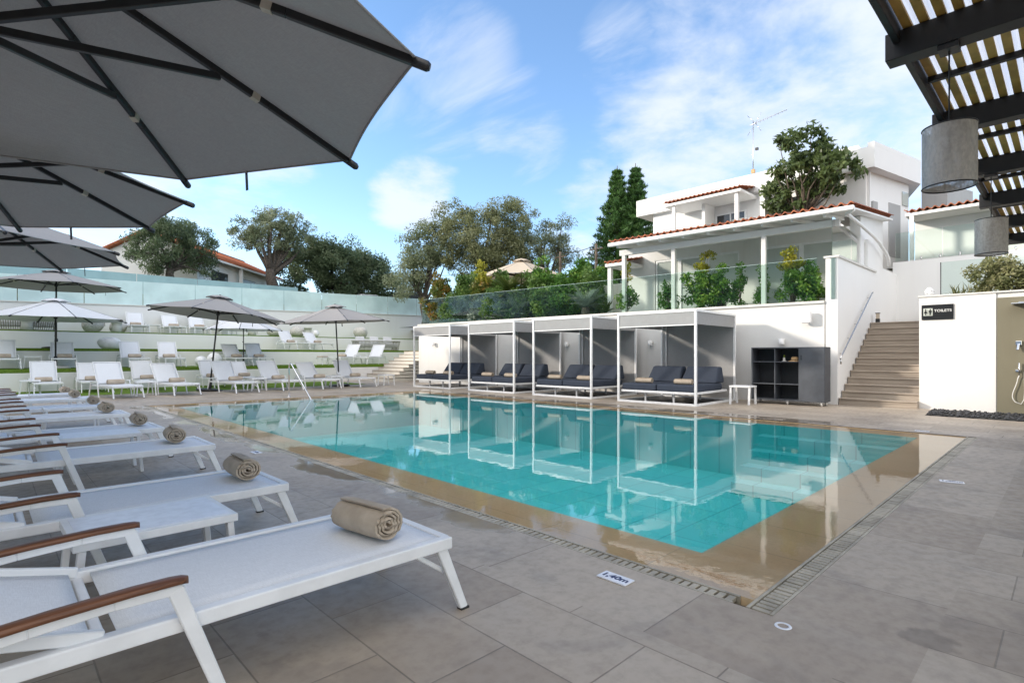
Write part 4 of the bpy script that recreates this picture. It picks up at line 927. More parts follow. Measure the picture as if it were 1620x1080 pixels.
# poufs, globes, rock lamp, wicker sofas, drum tables
for x, r, lb, k in ((3.40, .46, 'speckled grey pouf on the top terrace, leftmost', 1), (4.35, .42, 'speckled grey pouf on the top terrace, second from the left behind a drum table', 2), (11.45, .43, 'square speckled pouf on the top terrace, right of the four loungers', 3), (12.75, .45, 'speckled pouf on the top terrace behind a drum table, right of the parasol poles', 4), (16.7, .50, 'pale slumped pouf on the top terrace above the wicker daybed', 5)):
    o = MB().ellipsoid((0, 0, r * .84), (r, r * .95, r * .88), 22, 14, .07, k).build('pouf', M['pouf'], loc=(x, 30.9, TZ[2] - .01)); o.scale = (.86,) * 3; tag(o, lb, 'pouf', 'speckled poufs on the top terrace')
for x, y, lb in ((1.15, 30.2, 'pale drum table in front of the wicker sofa'), (4.2, 30.2, 'pale drum table before the second pouf'), (10.1, 30.4, 'pale drum table right of the top terrace loungers'), (13.1, 30.3, 'pale drum table beside the fourth pouf')):
    t = thing('drum_table', lb, 'side table', (x, y, TZ[2]), 0, 'pale drum tables on the top terrace')
    MB().lathe([(0, .005), (.21, .005), (.18, .25), (.21, .50), (.23, .50), (.23, .53), (0, .53)], n=20).build('drum', M['coping'], t)
for x, y, r, lb in ((6.30, 24.95, .22, 'smaller white globe lamp on the lowest terrace, left of the leaning pole'), (6.85, 25.15, .29, 'larger white globe lamp on the lowest terrace, behind the leaning pole'), (13.5, 30.2, .20, 'white globe lamp on the top terrace between two poufs, right of the parasol')):
    o = MB().lathe([(0, 0)] + [(r * math.sin(a), r - r * math.cos(a)) for a in [i * math.pi / 14 for i in range(1, 14)]] + [(0, 2 * r)], n=24).build('globe_lamp', M['light_shade'], loc=(x, y, TZ[0] if y < 27 else TZ[2])); tag(o, lb, 'lamp', 'white globe lamps')
o = MB().ellipsoid((0, 0, .21), (.40, .30, .25), 24, 14, .10, 11).build('white_rock', M['stone_white'], loc=(3.6, 27.55, TZ[1])); tag(o, 'rounded white rock shaped lamp on the middle terrace wall', 'lamp')
def wicker(loc, rz, w, label):
    t = thing('wicker_daybed', label, 'sofa', loc, rz)
    b = MB(); n = int(w / .075)
    for k in range(n + 1):
        f = k / n; x = -w / 2 + w * f; bow = .16 * (1 - (2 * f - 1) ** 2); b.bar((x * .93, -.42 - bow * .7, .03), (x, -.46 - bow, .52), .03, .018)
    for s in (-1, 1):
        for k in range(9): y = -.42 + k * .1; b.bar((s * w / 2 * .93, y, .03), (s * w / 2, y, .52), .018, .03)
    b.build('slats', M['rattan'], t)
    b = MB(); arc = [(-w / 2 + w * f, -.46 - .16 * (1 - (2 * f - 1) ** 2), .53) for f in [i / 12 for i in range(13)]]; b.tube([(-w / 2, .45, .53)] + arc + [(w / 2, .45, .53)], .028, 8); b.build('top_rim', M['rattan'], t); MB().tube([(p[0] * .93, p[1] * .95, .03) for p in arc], .025, 8).build('base_rim', M['rattan'], t)
    MB().box(-w / 2 + .08, w / 2 - .08, -.44, .42, .18, .40).build('mattress', M['canopy_white'], t, .05)
    for k in range(3): x = -w / 3 + k * w / 3; q = MB().box(-.27, .27, -.07, .07, -.2, .2); q.xf(Matrix.Translation((x, .28, .62)) @ Matrix.Rotation(R(-18), 4, 'X')); q.build('cushion', M['canopy_white'], t, .06)
wicker((16.3, 28.3, TZ[1]), R(-4), 2.6, 'grey wicker daybed with white cushions on the middle terrace near the steps')
wicker((.95, 30.85, TZ[2]), 0, 2.4, 'grey wicker sofa on the top terrace at the far left')
# pool handrail
t = thing('pool_handrail', 'stainless pool handrail slanting into the water at the far end', 'handrail', (6.45, 16.25, 0))
pts = [(0, 0, 0), (0, 0, .82), (0, -.02, .92), (.0, -.09, .985), (.01, -.17, .965), (.02, -.25, .88), (.06, -1.80, -.30)]
MB().tube(pts, .021, 12).build('rail', M['chrome'], t); MB().lathe([(0, .012), (.05, .012), (.055, 0)], n=16).build('flange', M['chrome'], t)
# ------------------------------------------------------------------ cabanas
CW, CD, CH = 2.17, 2.35, 2.35
def make_cabana():
    t = thing('cabana', 'cabana', 'cabana'); p = .055
    for x, y in ((0, 0), (0, CW), (CD, 0), (CD, CW)): MB().box(x - p / 2, x + p / 2, y - p / 2, y + p / 2, 0, CH).build('post', M['white_frame'], t, .004)
    for z in (.0, CH - .055):
        b = MB()
        for y in (0, CW): b.box(p / 2 + .001, CD - p / 2 - .001, y - p / 2, y + p / 2, z + .002, z + .055)
        for x in (0, CD): b.box(x - p / 2 + .001, x + p / 2 - .001, p / 2 + .001, CW - p / 2 - .001, z + .002, z + .055)
        b.build('top_frame' if z else 'base_frame', M['white_frame'], t)
    v = MB().box(-.008, .002, p / 2 + .004, CW - p / 2 - .004, CH - .36, CH - .058).build('front_valance', M['grey_fabric'], t); MB().box(-.018, .012, p / 2 + .006, CW - p / 2 - .006, CH - .385, CH - .362).build('valance_bar', M['white_frame'], v)
    MB().box(p / 2 + .004, CD - p / 2 - .004, -.005, .005, CH - .36, CH - .058).build('side_valance', M['grey_fabric'], t)
    MB().box(p / 2 + .004, CD - p / 2 - .004, CW - .005, CW + .005, CH - .36, CH - .058).build('side_valance', M['grey_fabric'], t)
    MB().box(.03, CD - .03, .03, CW - .03, CH - .075, CH - .06).build('roof_canvas', M['grey_fabric'], t)
    b = MB(); b.box(CD - .012, CD + .0, p / 2 + .004, CW - p / 2 - .004, .30, CH - .058); b.build('back_curtain', M['grey_fabric'], t)
    MB().tube([(CD - .05, CW - .16, .2), (CD - .05, CW - .16, CH - .06)], .02, 8).build('rail', M['white_frame'], t)
    MB().box(.03, CD - .03, .03, CW - .03, .004, .012).build('ground_mat', M['charcoal'], t)
    return t
def make_daybed():
    t = thing('daybed', 'daybed', 'daybed')
    b = MB(); b.box(.03, 2.0, .06, CW - .06, .27, .325); b.build('frame', M['white_frame'], t, .006)
    for x in (.25, 1.75):
        for y in (.7, 1.5): MB().box(x - .02, x + .02, y - .02, y + .02, .012, .27).build('leg', M['white_frame'], t)
    for y0, y1 in ((.07, 1.07), (1.09, CW - .07)):
        MB().box(.04, 1.72, y0, y1, .325, .50).build('seat_cushion', M['navy'], t, .045, 3)
        b = MB(); b.hexa([(1.32, y0, .505), (1.86, y0, .505), (1.86, y1, .505), (1.32, y1, .505), (1.62, y0 + .05, .93), (1.84, y0 + .05, .93), (1.84, y1 - .05, .93), (1.62, y1 - .05, .93)]); b.build('back_cushion', M['navy'], t, .05, 3)
    return t
ck = Kit(make_cabana()); dk = Kit(make_daybed())
CY = [6.33, 9.42, 12.46, 15.72]; CN = ['nearest', 'second nearest', 'third from the camera', 'farthest']
for i, y in enumerate(CY):
    x = 12.27 - .012 * (y - 6.3) * 2; s = [1, 1, 1, 1][i]
    ck.put((x, y, .002), R(2.0), ['nearest cabana on the right, grey valance and white frame', 'second cabana from the right with grey valance and white frame', 'third cabana from the right with grey valance', 'leftmost cabana, farthest along the white wall'][i], 'white framed cabanas along the wall')
    c = dk.put((x, y, .002), R(2.0), 'navy cushioned daybed inside the ' + ['nearest cabana on the right', 'second cabana from the right', 'third cabana from the right', 'leftmost cabana'][i], 'navy daybeds in the cabanas')
    for j, (yy, s_) in enumerate(((.48, 'right'), (1.62, 'left'))):
        TW.put((x + .30, y + yy, .50 + tw_h * .9), R(4 + 3 * j), 'rolled beige towel on the ' + s_ + ' seat of the ' + ['nearest cabana daybed', 'second cabana daybed', 'third cabana daybed', 'leftmost cabana daybed'][i], 'rolled towels on the cabana daybeds', (.9, 1.35, .9))
ts = make_table(.46, .52, .47, ''); ts['label'] = 'small white side table between the nearest cabana and the dark cabinet'; ts.location = (13.75, 5.82, .002); ts.rotation_euler = (0, 0, R(3))
# cabinet
t = thing('towel_cabinet', 'dark grey cabinet on castors with open shelves and one door', 'cabinet', (14.42, 4.14, 0), R(2))
CWd = 1.72; b = MB()
b.box(.0, .5, 0, .03, .10, 1.44); b.box(0, .5, CWd - .03, CWd, .10, 1.44); b.box(0, .5, .03, CWd - .03, .10, .13); b.box(0, .5, .03, CWd - .03, 1.41, 1.44); b.box(.0, .5, .56, .585, .13, 1.41); b.build('carcass', M['slate_panel'], t, .003, 1)
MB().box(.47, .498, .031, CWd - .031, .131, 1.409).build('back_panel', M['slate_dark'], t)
b = MB(); b.box(.02, .468, 1.135, 1.155, .131, 1.409); b.build('divider', M['slate_panel'], t)
for z in (.50, 1.06):
    for y0, y1 in ((.587, 1.133), (1.157, CWd - .032)): MB().box(.02, .468, y0, y1, z, z + .02).build('shelf', M['slate_panel'], t)
d = MB().box(-.02, -.001, .005, .57, .105, 1.435).build('door', M['slate_panel'], t, .003, 1); MB().box(-.026, -.021, .50, .535, 1.12, 1.24).build('handle_slot', M['window_dark'], d)
for x, y in ((.06, .08), (.06, .85), (.06, CWd - .08), (.44, .08), (.44, CWd - .08)):
    q = MB(); q.lathe([(0, -.015), (.045, -.015), (.045, .015), (0, .015)], n=14); q.xf(Matrix.Translation((x, y, .047)) @ Matrix.Rotation(R(90), 4, 'X')); cs = q.build('castor', M['coping'], t); MB().box(x - .03, x + .03, y - .028, y + .028, .065, .10).build('bracket', M['stainless'], cs)
o = thing('straw_hat', 'straw sun hat lying on the upper cabinet shelf', 'hat', (14.60, 4.87, 1.082)); MB().lathe([(0, .12), (.05, .118), (.082, .10), (.09, .03), (.10, .012), (.17, .0), (.17, .006), (.10, .02)], n=24).build('crown_and_brim', M['straw'], o)
MB().lathe([(.0915, .02), (.0915, .042)], n=24).build('band', M['charcoal'], o)
o = thing('sunscreen_bottle', 'small yellow topped bottle beside the straw hat in the cabinet', 'bottle', (14.58, 5.12, 1.082)); MB().lathe([(0, 0), (.06, 0), (.06, .012), (.03, .02), (.025, .10), (.0, .10)], n=14).build('bottle', M['coping'], o); MB().lathe([(.012, .10), (.02, .11), (.02, .16), (0, .165)], n=12).build('cap', M['leaf_gold'], o)
# wall lamps and box on the cabana wall
for y, z, lb in ((5.40, 1.60, 'round white wall spotlight above the dark cabinet'), (9.2, 1.62, 'round white wall spotlight seen through the nearest cabana'), (19.6, 1.72, 'white wall spotlight seen through the leftmost cabana'), (12.4, 1.62, 'white wall spotlight seen through the second cabana')):
    xw = 15.35 - .0755 * (y - 4.16)
    t = thing('wall_spotlight', lb, 'wall light', (xw, y, z), WR, 'white wall spotlights')
    q = MB(); q.lathe([(0, 0), (.05, 0), (.05, .05), (0, .05)], n=14); q.xf(Matrix.Rotation(R(-90), 4, 'Y')); q.build('mount', M['coping'], t); MB().lathe([(0, -.08), (.065, -.08), (.07, -.06), (.07, .08), (0, .085)], (-.10, 0, 0), 16).build('head', M['light_shade'], t)
t = thing('wall_box', 'rounded white box fixture with cable conduit on the white wall', 'fixture', (15.29, 4.78, 2.23), WR)
MB().box(-.20, -.08, -.11, .13, -.17, .15).build('box', M['light_shade'], t, .035, 4); MB().box(-.08, .02, -.03, .05, -.05, .05).build('arm', M['light_shade'], t)
MB().tube([(.035, -.06, -.10), (.035, -.06, -1.4)], .016, 8).build('conduit', M['coping'], t)
# ------------------------------------------------------------------ pergola and lamps
t = thing('pergola', 'dark pergola with ochre slats and opal sheets overhead at the right', 'pergola', (0, 0, 0))
MB().box(1.2, 11.9, .685, .72, 3.03, 3.16).build('edge_beam', M['black_beam'], t, .004)
BX = [2.3, 3.8, 5.3, 6.8, 8.3, 9.8, 11.3]
for x in BX: MB().box(x - .06, x + .06, -3.6, .76, 2.945, 3.10).build('beam', M['black_beam'], t, .004)
for x in BX[:-1]: MB().box(x + .72, x + .755, -3.6, .68, 3.07, 3.105).build('purlin', M['black_beam'], t)
b = MB()
for k in range(56): y = .655 - k * .076; b.box(1.2, 11.9, y - .023, y + .021, 3.106, 3.124)
b.build('slats', M['wood_ochre'], t)
b = MB(); vs = []; n = 430
for i in range(n + 1): y = .70 - 4.25 * i / n; vs += [(1.15, y, 3.20 + .009 * math.sin(y * 2 * math.pi / .034)), (11.95, y, 3.20 + .009 * math.sin(y * 2 * math.pi / .034))]
b.add(vs, [(2 * i, 2 * i + 2, 2 * i + 3, 2 * i + 1) for i in range(n)], True); b.build('opal_sheet', M['poly'], t)
for x in (2.3, 6.8, 11.3): MB().box(x - .07, x + .07, -3.55, -3.41, 0, 2.945).build('post', M['black_beam'], t)
MB().box(1.2, 11.9, -3.66, -3.60, 2.95, 3.16).build('edge_beam', M['black_beam'], t)
def pendant(x, y, z, label):
    t = thing('pendant_lamp', label, 'pendant lamp', (x, y, z), 0, 'wire mesh pendant lamps'); r = .121; h = .325
    b = MB(); n = 40; m = 6; vs = []
    for j in range(m + 1):
        for k in range(n): a = 2 * math.pi * k / n; vs.append((r * math.cos(a), r * math.sin(a), -h / 2 + h * j / m))
    b.add(vs, [(j * n + k, j * n + (k + 1) % n, (j + 1) * n + (k + 1) % n, (j + 1) * n + k) for j in range(m) for k in range(n)], True); sh = b.build('shade', M['wire_mesh'], t)
    for zz in (-h / 2, h / 2): MB().tube([(r * math.cos(a), r * math.sin(a), zz) for a in [2 * math.pi * k / 32 for k in range(33)]], .004, 6, False).build('rim', M['charcoal'], sh)
    MB().tube([(0, 0, 2.945 - z), (0, 0, .05)], .004, 6).build('cable', M['rubber'], t); MB().lathe([(0, -.02), (.022, -.02), (.022, .06), (0, .07)], n=12).build('socket', M['charcoal'], t); MB().lathe([(0, -.13), (.02, -.12), (.033, -.075), (.022, -.02), (0, -.02)], n=14).build('bulb', M['light_shade'], t)
    b = MB()
    for k in range(3): a = k * 2.094; b.bar((0, 0, .03), (r * math.cos(a), r * math.sin(a), h / 2), .004)
    b.build('spider', M['charcoal'], t); MB().box(-.05, .05, -.045, .045, 2.945 - z - .03, 2.945 - z - .001).build('ceiling_rose', M['charcoal'], t)
pendant(3.80, .475, 2.335, 'larger looking mesh drum pendant lamp, nearest under the pergola'); pendant(6.80, .54, 2.36, 'second mesh drum pendant lamp, farther under the pergola')
# ------------------------------------------------------------------ plants
def leaves(name, centers, rad, n_per, size, m, parent, seed=0, aspect=.42, flat=0, up=0, tone=.3, outward=0):
    rng = np.random.default_rng(seed); C = np.array(centers, float); k = len(C); Rr = np.broadcast_to(np.array(rad, float).reshape(-1, 1) if np.ndim(rad) else np.full((k, 1), rad), (k, 1))
    N = k * n_per; ci = np.repeat(np.arange(k), n_per); d = rng.normal(size=(N, 3)); d /= np.linalg.norm(d, axis=1, keepdims=True); rr = rng.random((N, 1)) ** .45
    P = C[ci] + d * rr * Rr[ci] * np.array([1, 1, 1 - flat])
    ax = rng.normal(size=(N, 3)) + d * outward + np.array([0, 0, up]); ax /= np.linalg.norm(ax, axis=1, keepdims=True)
    b = rng.normal(size=(N, 3)); b = np.cross(ax, b); b /= np.linalg.norm(b, axis=1, keepdims=True)
    L = size * (.65 + .7 * rng.random((N, 1))); Wd = L * aspect
    V = np.stack([P - ax * L * .5, P + b * Wd * .5 + ax * L * .05, P + ax * L * .5, P - b * Wd * .5 + ax * L * .05], 1).reshape(-1, 3)
    me = bpy.data.meshes.new(name); me.vertices.add(4 * N); me.vertices.foreach_set('co', V.ravel()); me.loops.add(4 * N); me.loops.foreach_set('vertex_index', np.arange(4 * N, dtype=np.int32)); me.polygons.add(N); me.polygons.foreach_set('loop_start', np.arange(0, 4 * N, 4, dtype=np.int32)); me.polygons.foreach_set('loop_total', np.full(N, 4, dtype=np.int32)); me.update()
    ct = rng.random(k); tv = np.clip(ct[ci] * (1 - tone) + rng.random(N) * tone, 0, 1).astype(np.float32); at = me.attributes.new('tone', 'FLOAT', 'FACE'); at.data.foreach_set('value', tv)
    me.materials.append(m); o = bpy.data.objects.new(name, me); COL.objects.link(o); o.parent = parent; return o
def scatter(blobs, n, seed, shell=.5):
    rng = random.Random(seed); out = []; tot = sum(b[3] * b[4] * b[5] for b in blobs)
    for b in blobs:
        for _ in range(max(2, int(n * b[3] * b[4] * b[5] / tot))):
            d = Vector((rng.gauss(0, 1), rng.gauss(0, 1), rng.gauss(0, 1))).normalized() * (shell + (1 - shell) * rng.random()) ; out.append((b[0] + d.x * b[3], b[1] + d.y * b[4], b[2] + d.z * b[5]))
    return out
def tree(name, label, cat, base, trunk, blobs, nclump, n_per, rclump, size, m, bark, seed, tr=.25, aspect=.42, flat=.15, up=0, group=None, limbs=14, shell=.5, lean=(0, 0), outward=0):
    t = thing(name, label, cat, base, 0, group); rng = random.Random(seed); cs = scatter(blobs, nclump, seed, shell)
    b = MB(); top = Vector((lean[0], lean[1], trunk))
    b.tube([(0, 0, -.3), (0, 0, 0), Vector((lean[0] * .3 + .08, lean[1] * .3 - .06, trunk * .35)), Vector((lean[0] * .6 - .07, lean[1] * .6 + .05, trunk * .7)), top], [tr * 1.5, tr * 1.2, tr, tr * .85, tr * .75], 10)
    for c in rng.sample(cs, min(limbs, len(cs))):
        c = Vector(c); s = Vector((lean[0], lean[1], 0)) * rng.uniform(.6, 1) + Vector((0, 0, trunk * rng.uniform(.7, 1))); mid = s.lerp(c, .5) + Vector((rng.uniform(-.25, .25), rng.uniform(-.25, .25), rng.uniform(-.1, .3))); L = (c - s).length
        b.tube([s, s.lerp(mid, .5) + Vector((0, 0, .05)), mid, mid.lerp(c, .6), c], [tr * .5, tr * .4, tr * .26, tr * .16, tr * .06], 6)
    b.build('trunk', bark, t); rs = [rclump * rng.uniform(.6, 1.3) for _ in cs]
    leaves('crown', cs, rs, n_per, size, m, t, seed, aspect, flat, up, .35, outward); return t
# positions relative to base; d ~34 m olives
G = 'olive trees beyond the terraces'
tree('olive_tree', 'grey green olive tree left of the central group, darker side branches', 'olive tree', (19.6, 28.2, 2.7), 2.2, [(0, 0, 4.9, 1.5, 1.5, 2.0), (-.75, .8, 3.4, 1.2, 1.2, 1.5), (.6, -.5, 5.4, 1.2, 1.2, 1.5)], 115, 150, .5, .17, M['leaf_olive'], M['bark_olive'], 21, .22, group=G, aspect=.3)
tree('olive_tree', 'tallest bronzed olive tree in the middle behind the hedge', 'olive tree', (22.4, 25.6, 2.9), 2.6, [(0, 0, 5.6, 2.4, 2.4, 2.2), (-1.2, 1.2, 6.0, 1.7, 1.7, 1.9), (1.0, -1.0, 6.6, 1.8, 1.8, 1.7), (-.9, .8, 4.2, 1.8, 1.8, 1.3), (.9, -.9, 4.6, 1.6, 1.6, 1.2)], 240, 165, .58, .17, M['leaf_olive_brown'], M['bark_olive'], 22, .32, group=G, aspect=.3)
tree('olive_tree', 'open branched olive tree right of the tallest bronzed one', 'olive tree', (25.2, 23.2, 3.1), 2.2, [(0, 0, 4.6, 1.7, 1.7, 1.7), (.3, -.3, 5.7, 1.4, 1.4, 1.4), (1.3, -1.2, 3.9, 1.2, 1.2, 1.3), (-.9, .9, 5.3, 1.3, 1.3, 1.6)], 110, 130, .46, .16, M['leaf_olive'], M['bark_olive'], 23, .24, group=G, aspect=.3)
tree('olive_tree', 'round olive tree with thick leaning trunk before the tiled house', 'olive tree', (14.4, 38.8, 4.9), 2.3, [(0, 0, 4.6, 2.0, 2.0, 1.6), (-1.3, .5, 4.9, 1.5, 1.5, 1.3), (1.2, -.3, 4.9, 1.5, 1.5, 1.4), (-.2, .2, 5.8, 1.6, 1.6, 1.0), (-1.6, .5, 3.7, 1.0, 1.0, .9)], 125, 120, .46, .19, M['leaf_olive'], M['bark_olive'], 24, .40, group=G, aspect=.3, lean=(-.3, 0))
tree('olive_tree', 'wide dark olive tree filling the gap left of the central trees', 'olive tree', (19.6, 39.5, 4.9), 1.5, [(0, 0, 2.9, 2.4, 2.4, 2.3), (-2.2, .8, 3.0, 2.0, 2.0, 2.2), (2.0, -.6, 2.6, 2.0, 2.0, 2.0), (3.6, -1.2, 1.7, 1.5, 1.5, 1.6), (-1.0, 0, 4.0, 1.5, 1.5, 1.3)], 270, 190, .7, .22, M['leaf_dark'], M['bark_olive'], 25, .3, group=G, aspect=.35)
tree('olive_tree', 'weeping dark olive tree in front of the tiled house, behind the parasols', 'olive tree', (7.8, 37.2, 4.6), 2.0, [(0, 0, 3.4, 1.7, 1.7, 1.5), (-1.1, .2, 2.7, 1.3, 1.3, 1.6), (1.4, 0, 3.1, 1.4, 1.4, 1.5), (.3, 0, 4.0, 1.4, 1.4, .9), (1.9, 0, 2.1, .7, .7, 1.2)], 125, 140, .5, .20, M['leaf_dark'], M['bark_olive'], 26, .26, group=G, aspect=.25, up=-1.2)
def conifer(label, base, h, r, seed):
    t = thing('conifer', label, 'conifer', base, 0, 'tall conifers'); b = MB(); b.tube([(0, 0, -.3), (0, 0, h * .5), (0, 0, h * .98)], [.22, .14, .02], 8); rng = random.Random(seed); cs = []; rs = []
    lv = 26
    for i in range(lv):
        f = i / lv; z = h * (.04 + .93 * f); rad = r * (1 - f) ** .92 + .07; nb = 8
        for k in range(nb):
            a = 2 * math.pi * (k + rng.random() * .5) / nb + i; L = rad * rng.uniform(.65, 1.2); d = Vector((math.cos(a), math.sin(a), 0)); e = d * L + Vector((0, 0, z + .12 * L + .1))
            b.tube([(0, 0, z - .08), d * L * .6 + Vector((0, 0, z)), e], [.03, .02, .008], 4)
            for q in (.35, .6, .8, 1.0): p = d * L * q + Vector((0, 0, z + .14 * L * q * q)); cs.append(tuple(p)); rs.append(.15 + .17 * (1 - f))
    b.build('trunk', M['bark'], t); leaves('crown', cs, rs, 40, .30, M['leaf_conifer'], t, seed, .16, .35, 1.1, .6, 1.0)
conifer('tall dark conifer left of the white building, left one of two', (28.4, 19.9, 3.0), 10.3, 2.6, 31); conifer('tall dark conifer left of the white building, right one of two', (29.3, 19.15, 3.0), 10.5, 2.5, 32)
tree('magnolia_tree', 'broad glossy leaved tree standing between the villa roof and white building', 'tree', (22.6, 7.25, 3.0), 3.9, [(0, 0, 5.5, 1.15, 1.15, 1.2), (.1, -.9, 5.1, 1.1, 1.1, .95), (.2, .5, 4.6, 1.0, 1.0, .9), (-.1, .1, 6.4, .8, .8, .75), (.1, -1.5, 4.75, .5, .5, .35), (0, .95, 5.3, .7, .7, .6), (-.1, -.4, 6.5, .4, .4, .4), (0, .9, 4.5, .4, .35, .35)], 100, 46, .30, .25, M['leaf_glossy'], M['bark'], 41, .11, aspect=.42, limbs=30, shell=.6, outward=.7)
def shrub(label, base, blobs, n, mt, seed, tip=None, size=.10, name='shrub', group='garden shrubs behind the glass', ncl=30, rcl=.18):
    t = thing(name, label, 'shrub', base, 0, group); cs = scatter(blobs, ncl, seed, .3); rng = random.Random(seed); b = MB()
    for c in rng.sample(cs, min(len(cs), 12)): c = Vector(c); b.tube([(rng.uniform(-.05, .05), rng.uniform(-.05, .05), -.05), Vector((c.x * .4, c.y * .4, c.z * .5)), c], [.014, .010, .004], 5)
    b.build('stems', M['bark'], t); zs = max(c[2] for c in cs); lo = [c for c in cs if not tip or c[2] < zs * .66]; hi = [c for c in cs if tip and c[2] >= zs * .66]
    leaves('foliage', lo, rcl, n, size, mt, t, seed, .5, 0, .2, .5, .4)
    if hi: leaves('tips', hi, rcl * .8, n, size * .9, tip, t, seed + 1, .5, 0, .6, .5, .4)
    return t
def vw(n, u): return (WL[0] + n * math.cos(WR) - u * math.sin(WR), WL[1] + n * math.sin(WR) + u * math.cos(WR))
z0 = 2.6
for n, u, hh, w, nc, lb, tip, mt in ((.45, 6.2, 1.75, .38, 16, 'slender shrub with yellow green top before the cream villa wall', 'leaf_gold', 'leaf_fresh'), (.5, 4.75, 1.0, .30, 14, 'small dark green shrub beside the middle porch column', None, 'leaf_fresh'), (.5, 3.62, 1.9, .55, 46, 'largest bushy shrub with golden tip in the middle of the porch', 'leaf_gold', 'leaf_fresh'), (.4, 3.0, 1.25, .42, 26, 'rounded green shrub just right of the largest golden tipped one', None, 'leaf_fresh'), (.5, 2.52, 1.55, .12, 7, 'single thin upright shoot between two porch shrubs', None, 'leaf_fresh'), (.5, 1.9, 1.2, .14, 8, 'thin young plant in front of the right hand porch column', None, 'leaf_fresh'), (.45, 1.1, 1.75, .42, 34, 'full shrub with bright tips near the right end of the balustrade', 'leaf_gold', 'leaf_fresh'), (.42, .65, 1.2, .32, 22, 'rounded bright shrub against the glass at the terrace corner', None, 'leaf_fresh')):
    x, y = vw(n, u); shrub(lb, (x, y, z0), [(0, 0, hh * .35, w * 1.15, w * 1.15, hh * .36), (0, 0, hh * .74, w * .6, w * .6, hh * .30)], 64, M[mt], int(u * 100), M[tip] if tip else None, .095, ncl=int(nc * 1.4), rcl=.16)
# hedge of larger plants further left
for n, u, hh, w, nc, lb, tip, mt, sz in ((.6, 15.9, 2.35, .75, 60, 'tall bush with reddish leaves at the left end of the balustrade', 'leaf_red', 'leaf_red', .11), (.9, 14.6, 2.3, .65, 44, 'dense dark bush second from the left end of the balustrade', None, 'leaf_hedge', .11), (1.0, 13.6, 2.6, .55, 44, 'upright bush with fresh yellow green shoots left of the cycad', 'leaf_gold', 'leaf_red', .11), (1.3, 10.5, 2.55, .55, 52, 'tall glossy shrub to the right of the cycad crown', 'leaf_fresh', 'leaf_hedge', .11), (1.2, 9.3, 1.7, .60, 40, 'low bright green bush right of the cream parasol', None, 'leaf_fresh', .10), (2.9, 8.6, 2.1, .75, 50, 'bright green bush near the utility pole', None, 'leaf_fresh', .10), (.5, 12.4, 1.4, .6, 44, 'dark green bush low behind the middle of the glass', None, 'leaf_hedge', .10), (.55, 13.2, 1.0, .5, 30, 'pale grey green bush low behind the glass', None, 'leaf_silver', .10), (.6, 9.9, 1.15, .5, 36, 'deep green bush low behind the glass near the silver fronds', None, 'leaf_hedge', .10), (.5, 14.9, 1.2, .5, 34, 'dark ivy like bush low behind the left panes', None, 'leaf_hedge', .10), (2.6, 12.0, 2.3, .8, 60, 'dark hedge bush behind the cycad', None, 'leaf_hedge', .13), (2.8, 14.4, 2.3, .9, 60, 'dark hedge bush below the left olive tree', None, 'leaf_hedge', .13),
   (1.9, 15.3, 2.4, .8, 56, 'tall leafy green bush rising behind the reddish bush', None, 'leaf_hedge', .12), (1.7, 13.0, 2.3, .8, 56, 'tall mixed green bush just left of the cycad crown', None, 'leaf_hedge', .12), (2.1, 9.2, 2.5, .8, 56, 'tall bright hedge bush right of the cream parasol', None, 'leaf_fresh', .12), (1.6, 8.4, 1.9, .6, 44, 'leafy bush beside the small tiled porch', None, 'leaf_hedge', .11),
   (1.2, 15.4, 1.5, .7, 46, 'mid green leafy bush behind the leftmost glass panes', None, 'leaf_fresh', .11), (1.3, 12.9, 1.5, .75, 50, 'leafy mid green bush behind the second and third glass panes', None, 'leaf_fresh', .11), (1.0, 11.4, 1.35, .6, 40, 'bluish green bush behind the silver fronds', None, 'leaf_hedge', .11), (1.6, 9.9, 1.9, .7, 50, 'thick green bush under the tall glossy shrub', None, 'leaf_fresh', .11), (2.4, 10.9, 2.0, .8, 56, 'deep green bush in front of the cream parasol pole', None, 'leaf_hedge', .12)):
    x, y = vw(n, u); shrub(lb, (x, y, z0), [(0, 0, hh * .4, w, w, hh * .4), (0, 0, hh * .74, w * .62, w * .62, hh * .28)], 85, M[mt], int(u * 77), M[tip] if tip else None, sz * 1.15, ncl=int(nc * 1.5), rcl=.24)
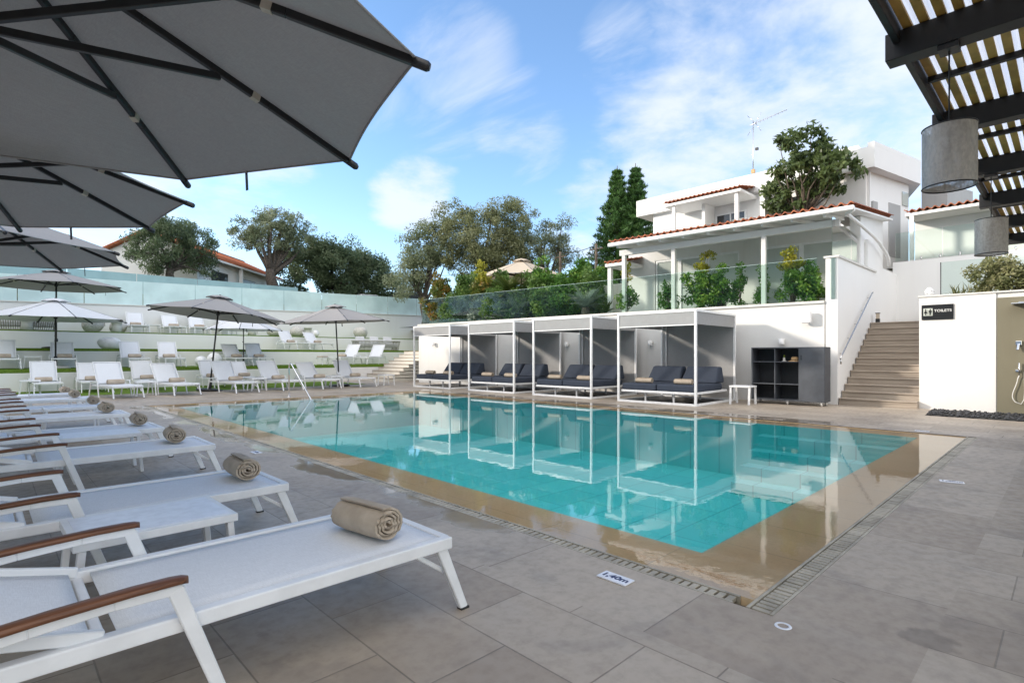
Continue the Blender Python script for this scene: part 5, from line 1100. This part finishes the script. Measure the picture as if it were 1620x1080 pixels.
def fronds(name, label, base, trunk, n, L, e0, e1, mt, seed, leaf=.22, droop=1.0, group=None, wl=.018):
    t = thing(name, label, 'palm', base, 0, group); rng = random.Random(seed)
    MB().tube([(0, 0, -.1), (0, 0, trunk * .5), (0, 0, trunk)], [.16, .15, .13], 10).build('trunk', M['bark'], t); vs = []; fs = []; tn = []
    b = MB()
    for k in range(n):
        a = k * 2.399 + rng.uniform(-.2, .2); el = R(rng.uniform(e0, e1)); l = L * rng.uniform(.8, 1.1); d = Vector((math.cos(a), math.sin(a), 0)); pts = []
        for j in range(9): s = j / 8; e = el - droop * s * .9; pts.append((pts[-1] if pts else Vector((0, 0, trunk))) + (d * math.cos(e) + Vector((0, 0, math.sin(e)))) * l / 8 * (1 if pts else 0))
        b.tube(pts, [.012] * 3 + [.008] * 3 + [.004] * 3, 4, False); side = Vector((-d.y, d.x, 0)); tone = rng.random()
        for j in range(24):
            s = .12 + .88 * j / 24; q = min(7, int(s * 8)); p = pts[q].lerp(pts[q + 1], s * 8 - q); tg = (pts[q + 1] - pts[q]).normalized(); ll = leaf * (math.sin(math.pi * min(1, s * .8 + .2)) * .9 + .15)
            for sg in (-1, 1):
                dr = (side * sg + tg * .75 + Vector((0, 0, .15))).normalized(); o = len(vs); vs += [p - tg * wl * .5, p + tg * wl * .5, p + dr * ll]; fs.append((o, o + 1, o + 2)); tn.append(min(1, max(0, tone * .6 + rng.random() * .4)))
    b.build('stalks', mt, t); me = bpy.data.meshes.new('fronds'); me.from_pydata([tuple(v) for v in vs], [], fs); at = me.attributes.new('tone', 'FLOAT', 'FACE'); at.data.foreach_set('value', tn); me.materials.append(mt); o = bpy.data.objects.new('fronds', me); COL.objects.link(o); o.parent = t
x, y = vw(1.1, 12.0); fronds('cycad', 'large golden green cycad palm rising over the hedge', (x, y, 2.6), 1.15, 60, 1.25, 2, 80, M['leaf_cycad'], 51, .26, .8, wl=.035)
x, y = vw(.75, 11.3); fronds('fan_palm', 'pale silver fronded palm behind the middle glass panes', (x, y, 2.6), .25, 22, .95, 15, 80, M['leaf_silver'], 52, .30, .7, wl=.03)
x, y = vw(.7, 8.0); fronds('fan_palm', 'spiky silver green palm right before the cream garden wall', (x, y, 2.6), .35, 20, .95, 20, 80, M['leaf_silver'], 53, .34, .7, wl=.03)
x, y = vw(.6, 7.1); fronds('agave', 'small spiky dark plant at the foot of the porch post', (x, y, 2.6), .1, 16, .55, 25, 80, M['leaf_cycad'], 54, .10, .5, wl=.03)
t = shrub('large pale wiry shrub on the planter above the shower', (16.75, .95, 2.5), [(0, 0, .55, .55, .85, .45), (.1, -1.2, .55, .55, .9, .45)], 150, M['leaf_hay'], 61, None, .085, 'wiry_shrub', None, 70, .2)
t = thing('spiky_plant', 'yellow green sword leaved plant behind the toilets sign', 'plant', (16.2, 1.80, 2.53)); vs = []; fs = []; tn = []; rng = random.Random(9)
for k in range(60):
    a = rng.uniform(0, 6.28); d = Vector((math.cos(a), math.sin(a), 0)); el = rng.uniform(.45, 1.4); l = rng.uniform(.28, .5); s_ = Vector((-d.y, d.x, 0)) * .014; o = len(vs); p0 = Vector((rng.uniform(-.06, .06), rng.uniform(-.15, .15), 0)); p1 = p0 + (d * math.cos(el) + Vector((0, 0, math.sin(el)))) * l * .6; p2 = p1 + (d * math.cos(el - .4) + Vector((0, 0, math.sin(el - .4)))) * l * .4
    vs += [p0 - s_, p0 + s_, p1 - s_, p1 + s_, p2]; fs += [(o, o + 1, o + 3, o + 2), (o + 2, o + 3, o + 4)]; r_ = rng.random(); tn += [r_, r_]
me = bpy.data.meshes.new('leaves'); me.from_pydata([tuple(v) for v in vs], [], fs); at = me.attributes.new('tone', 'FLOAT', 'FACE'); at.data.foreach_set('value', tn); me.materials.append(M['leaf_hay']); o = bpy.data.objects.new('leaves', me); COL.objects.link(o); o.parent = t
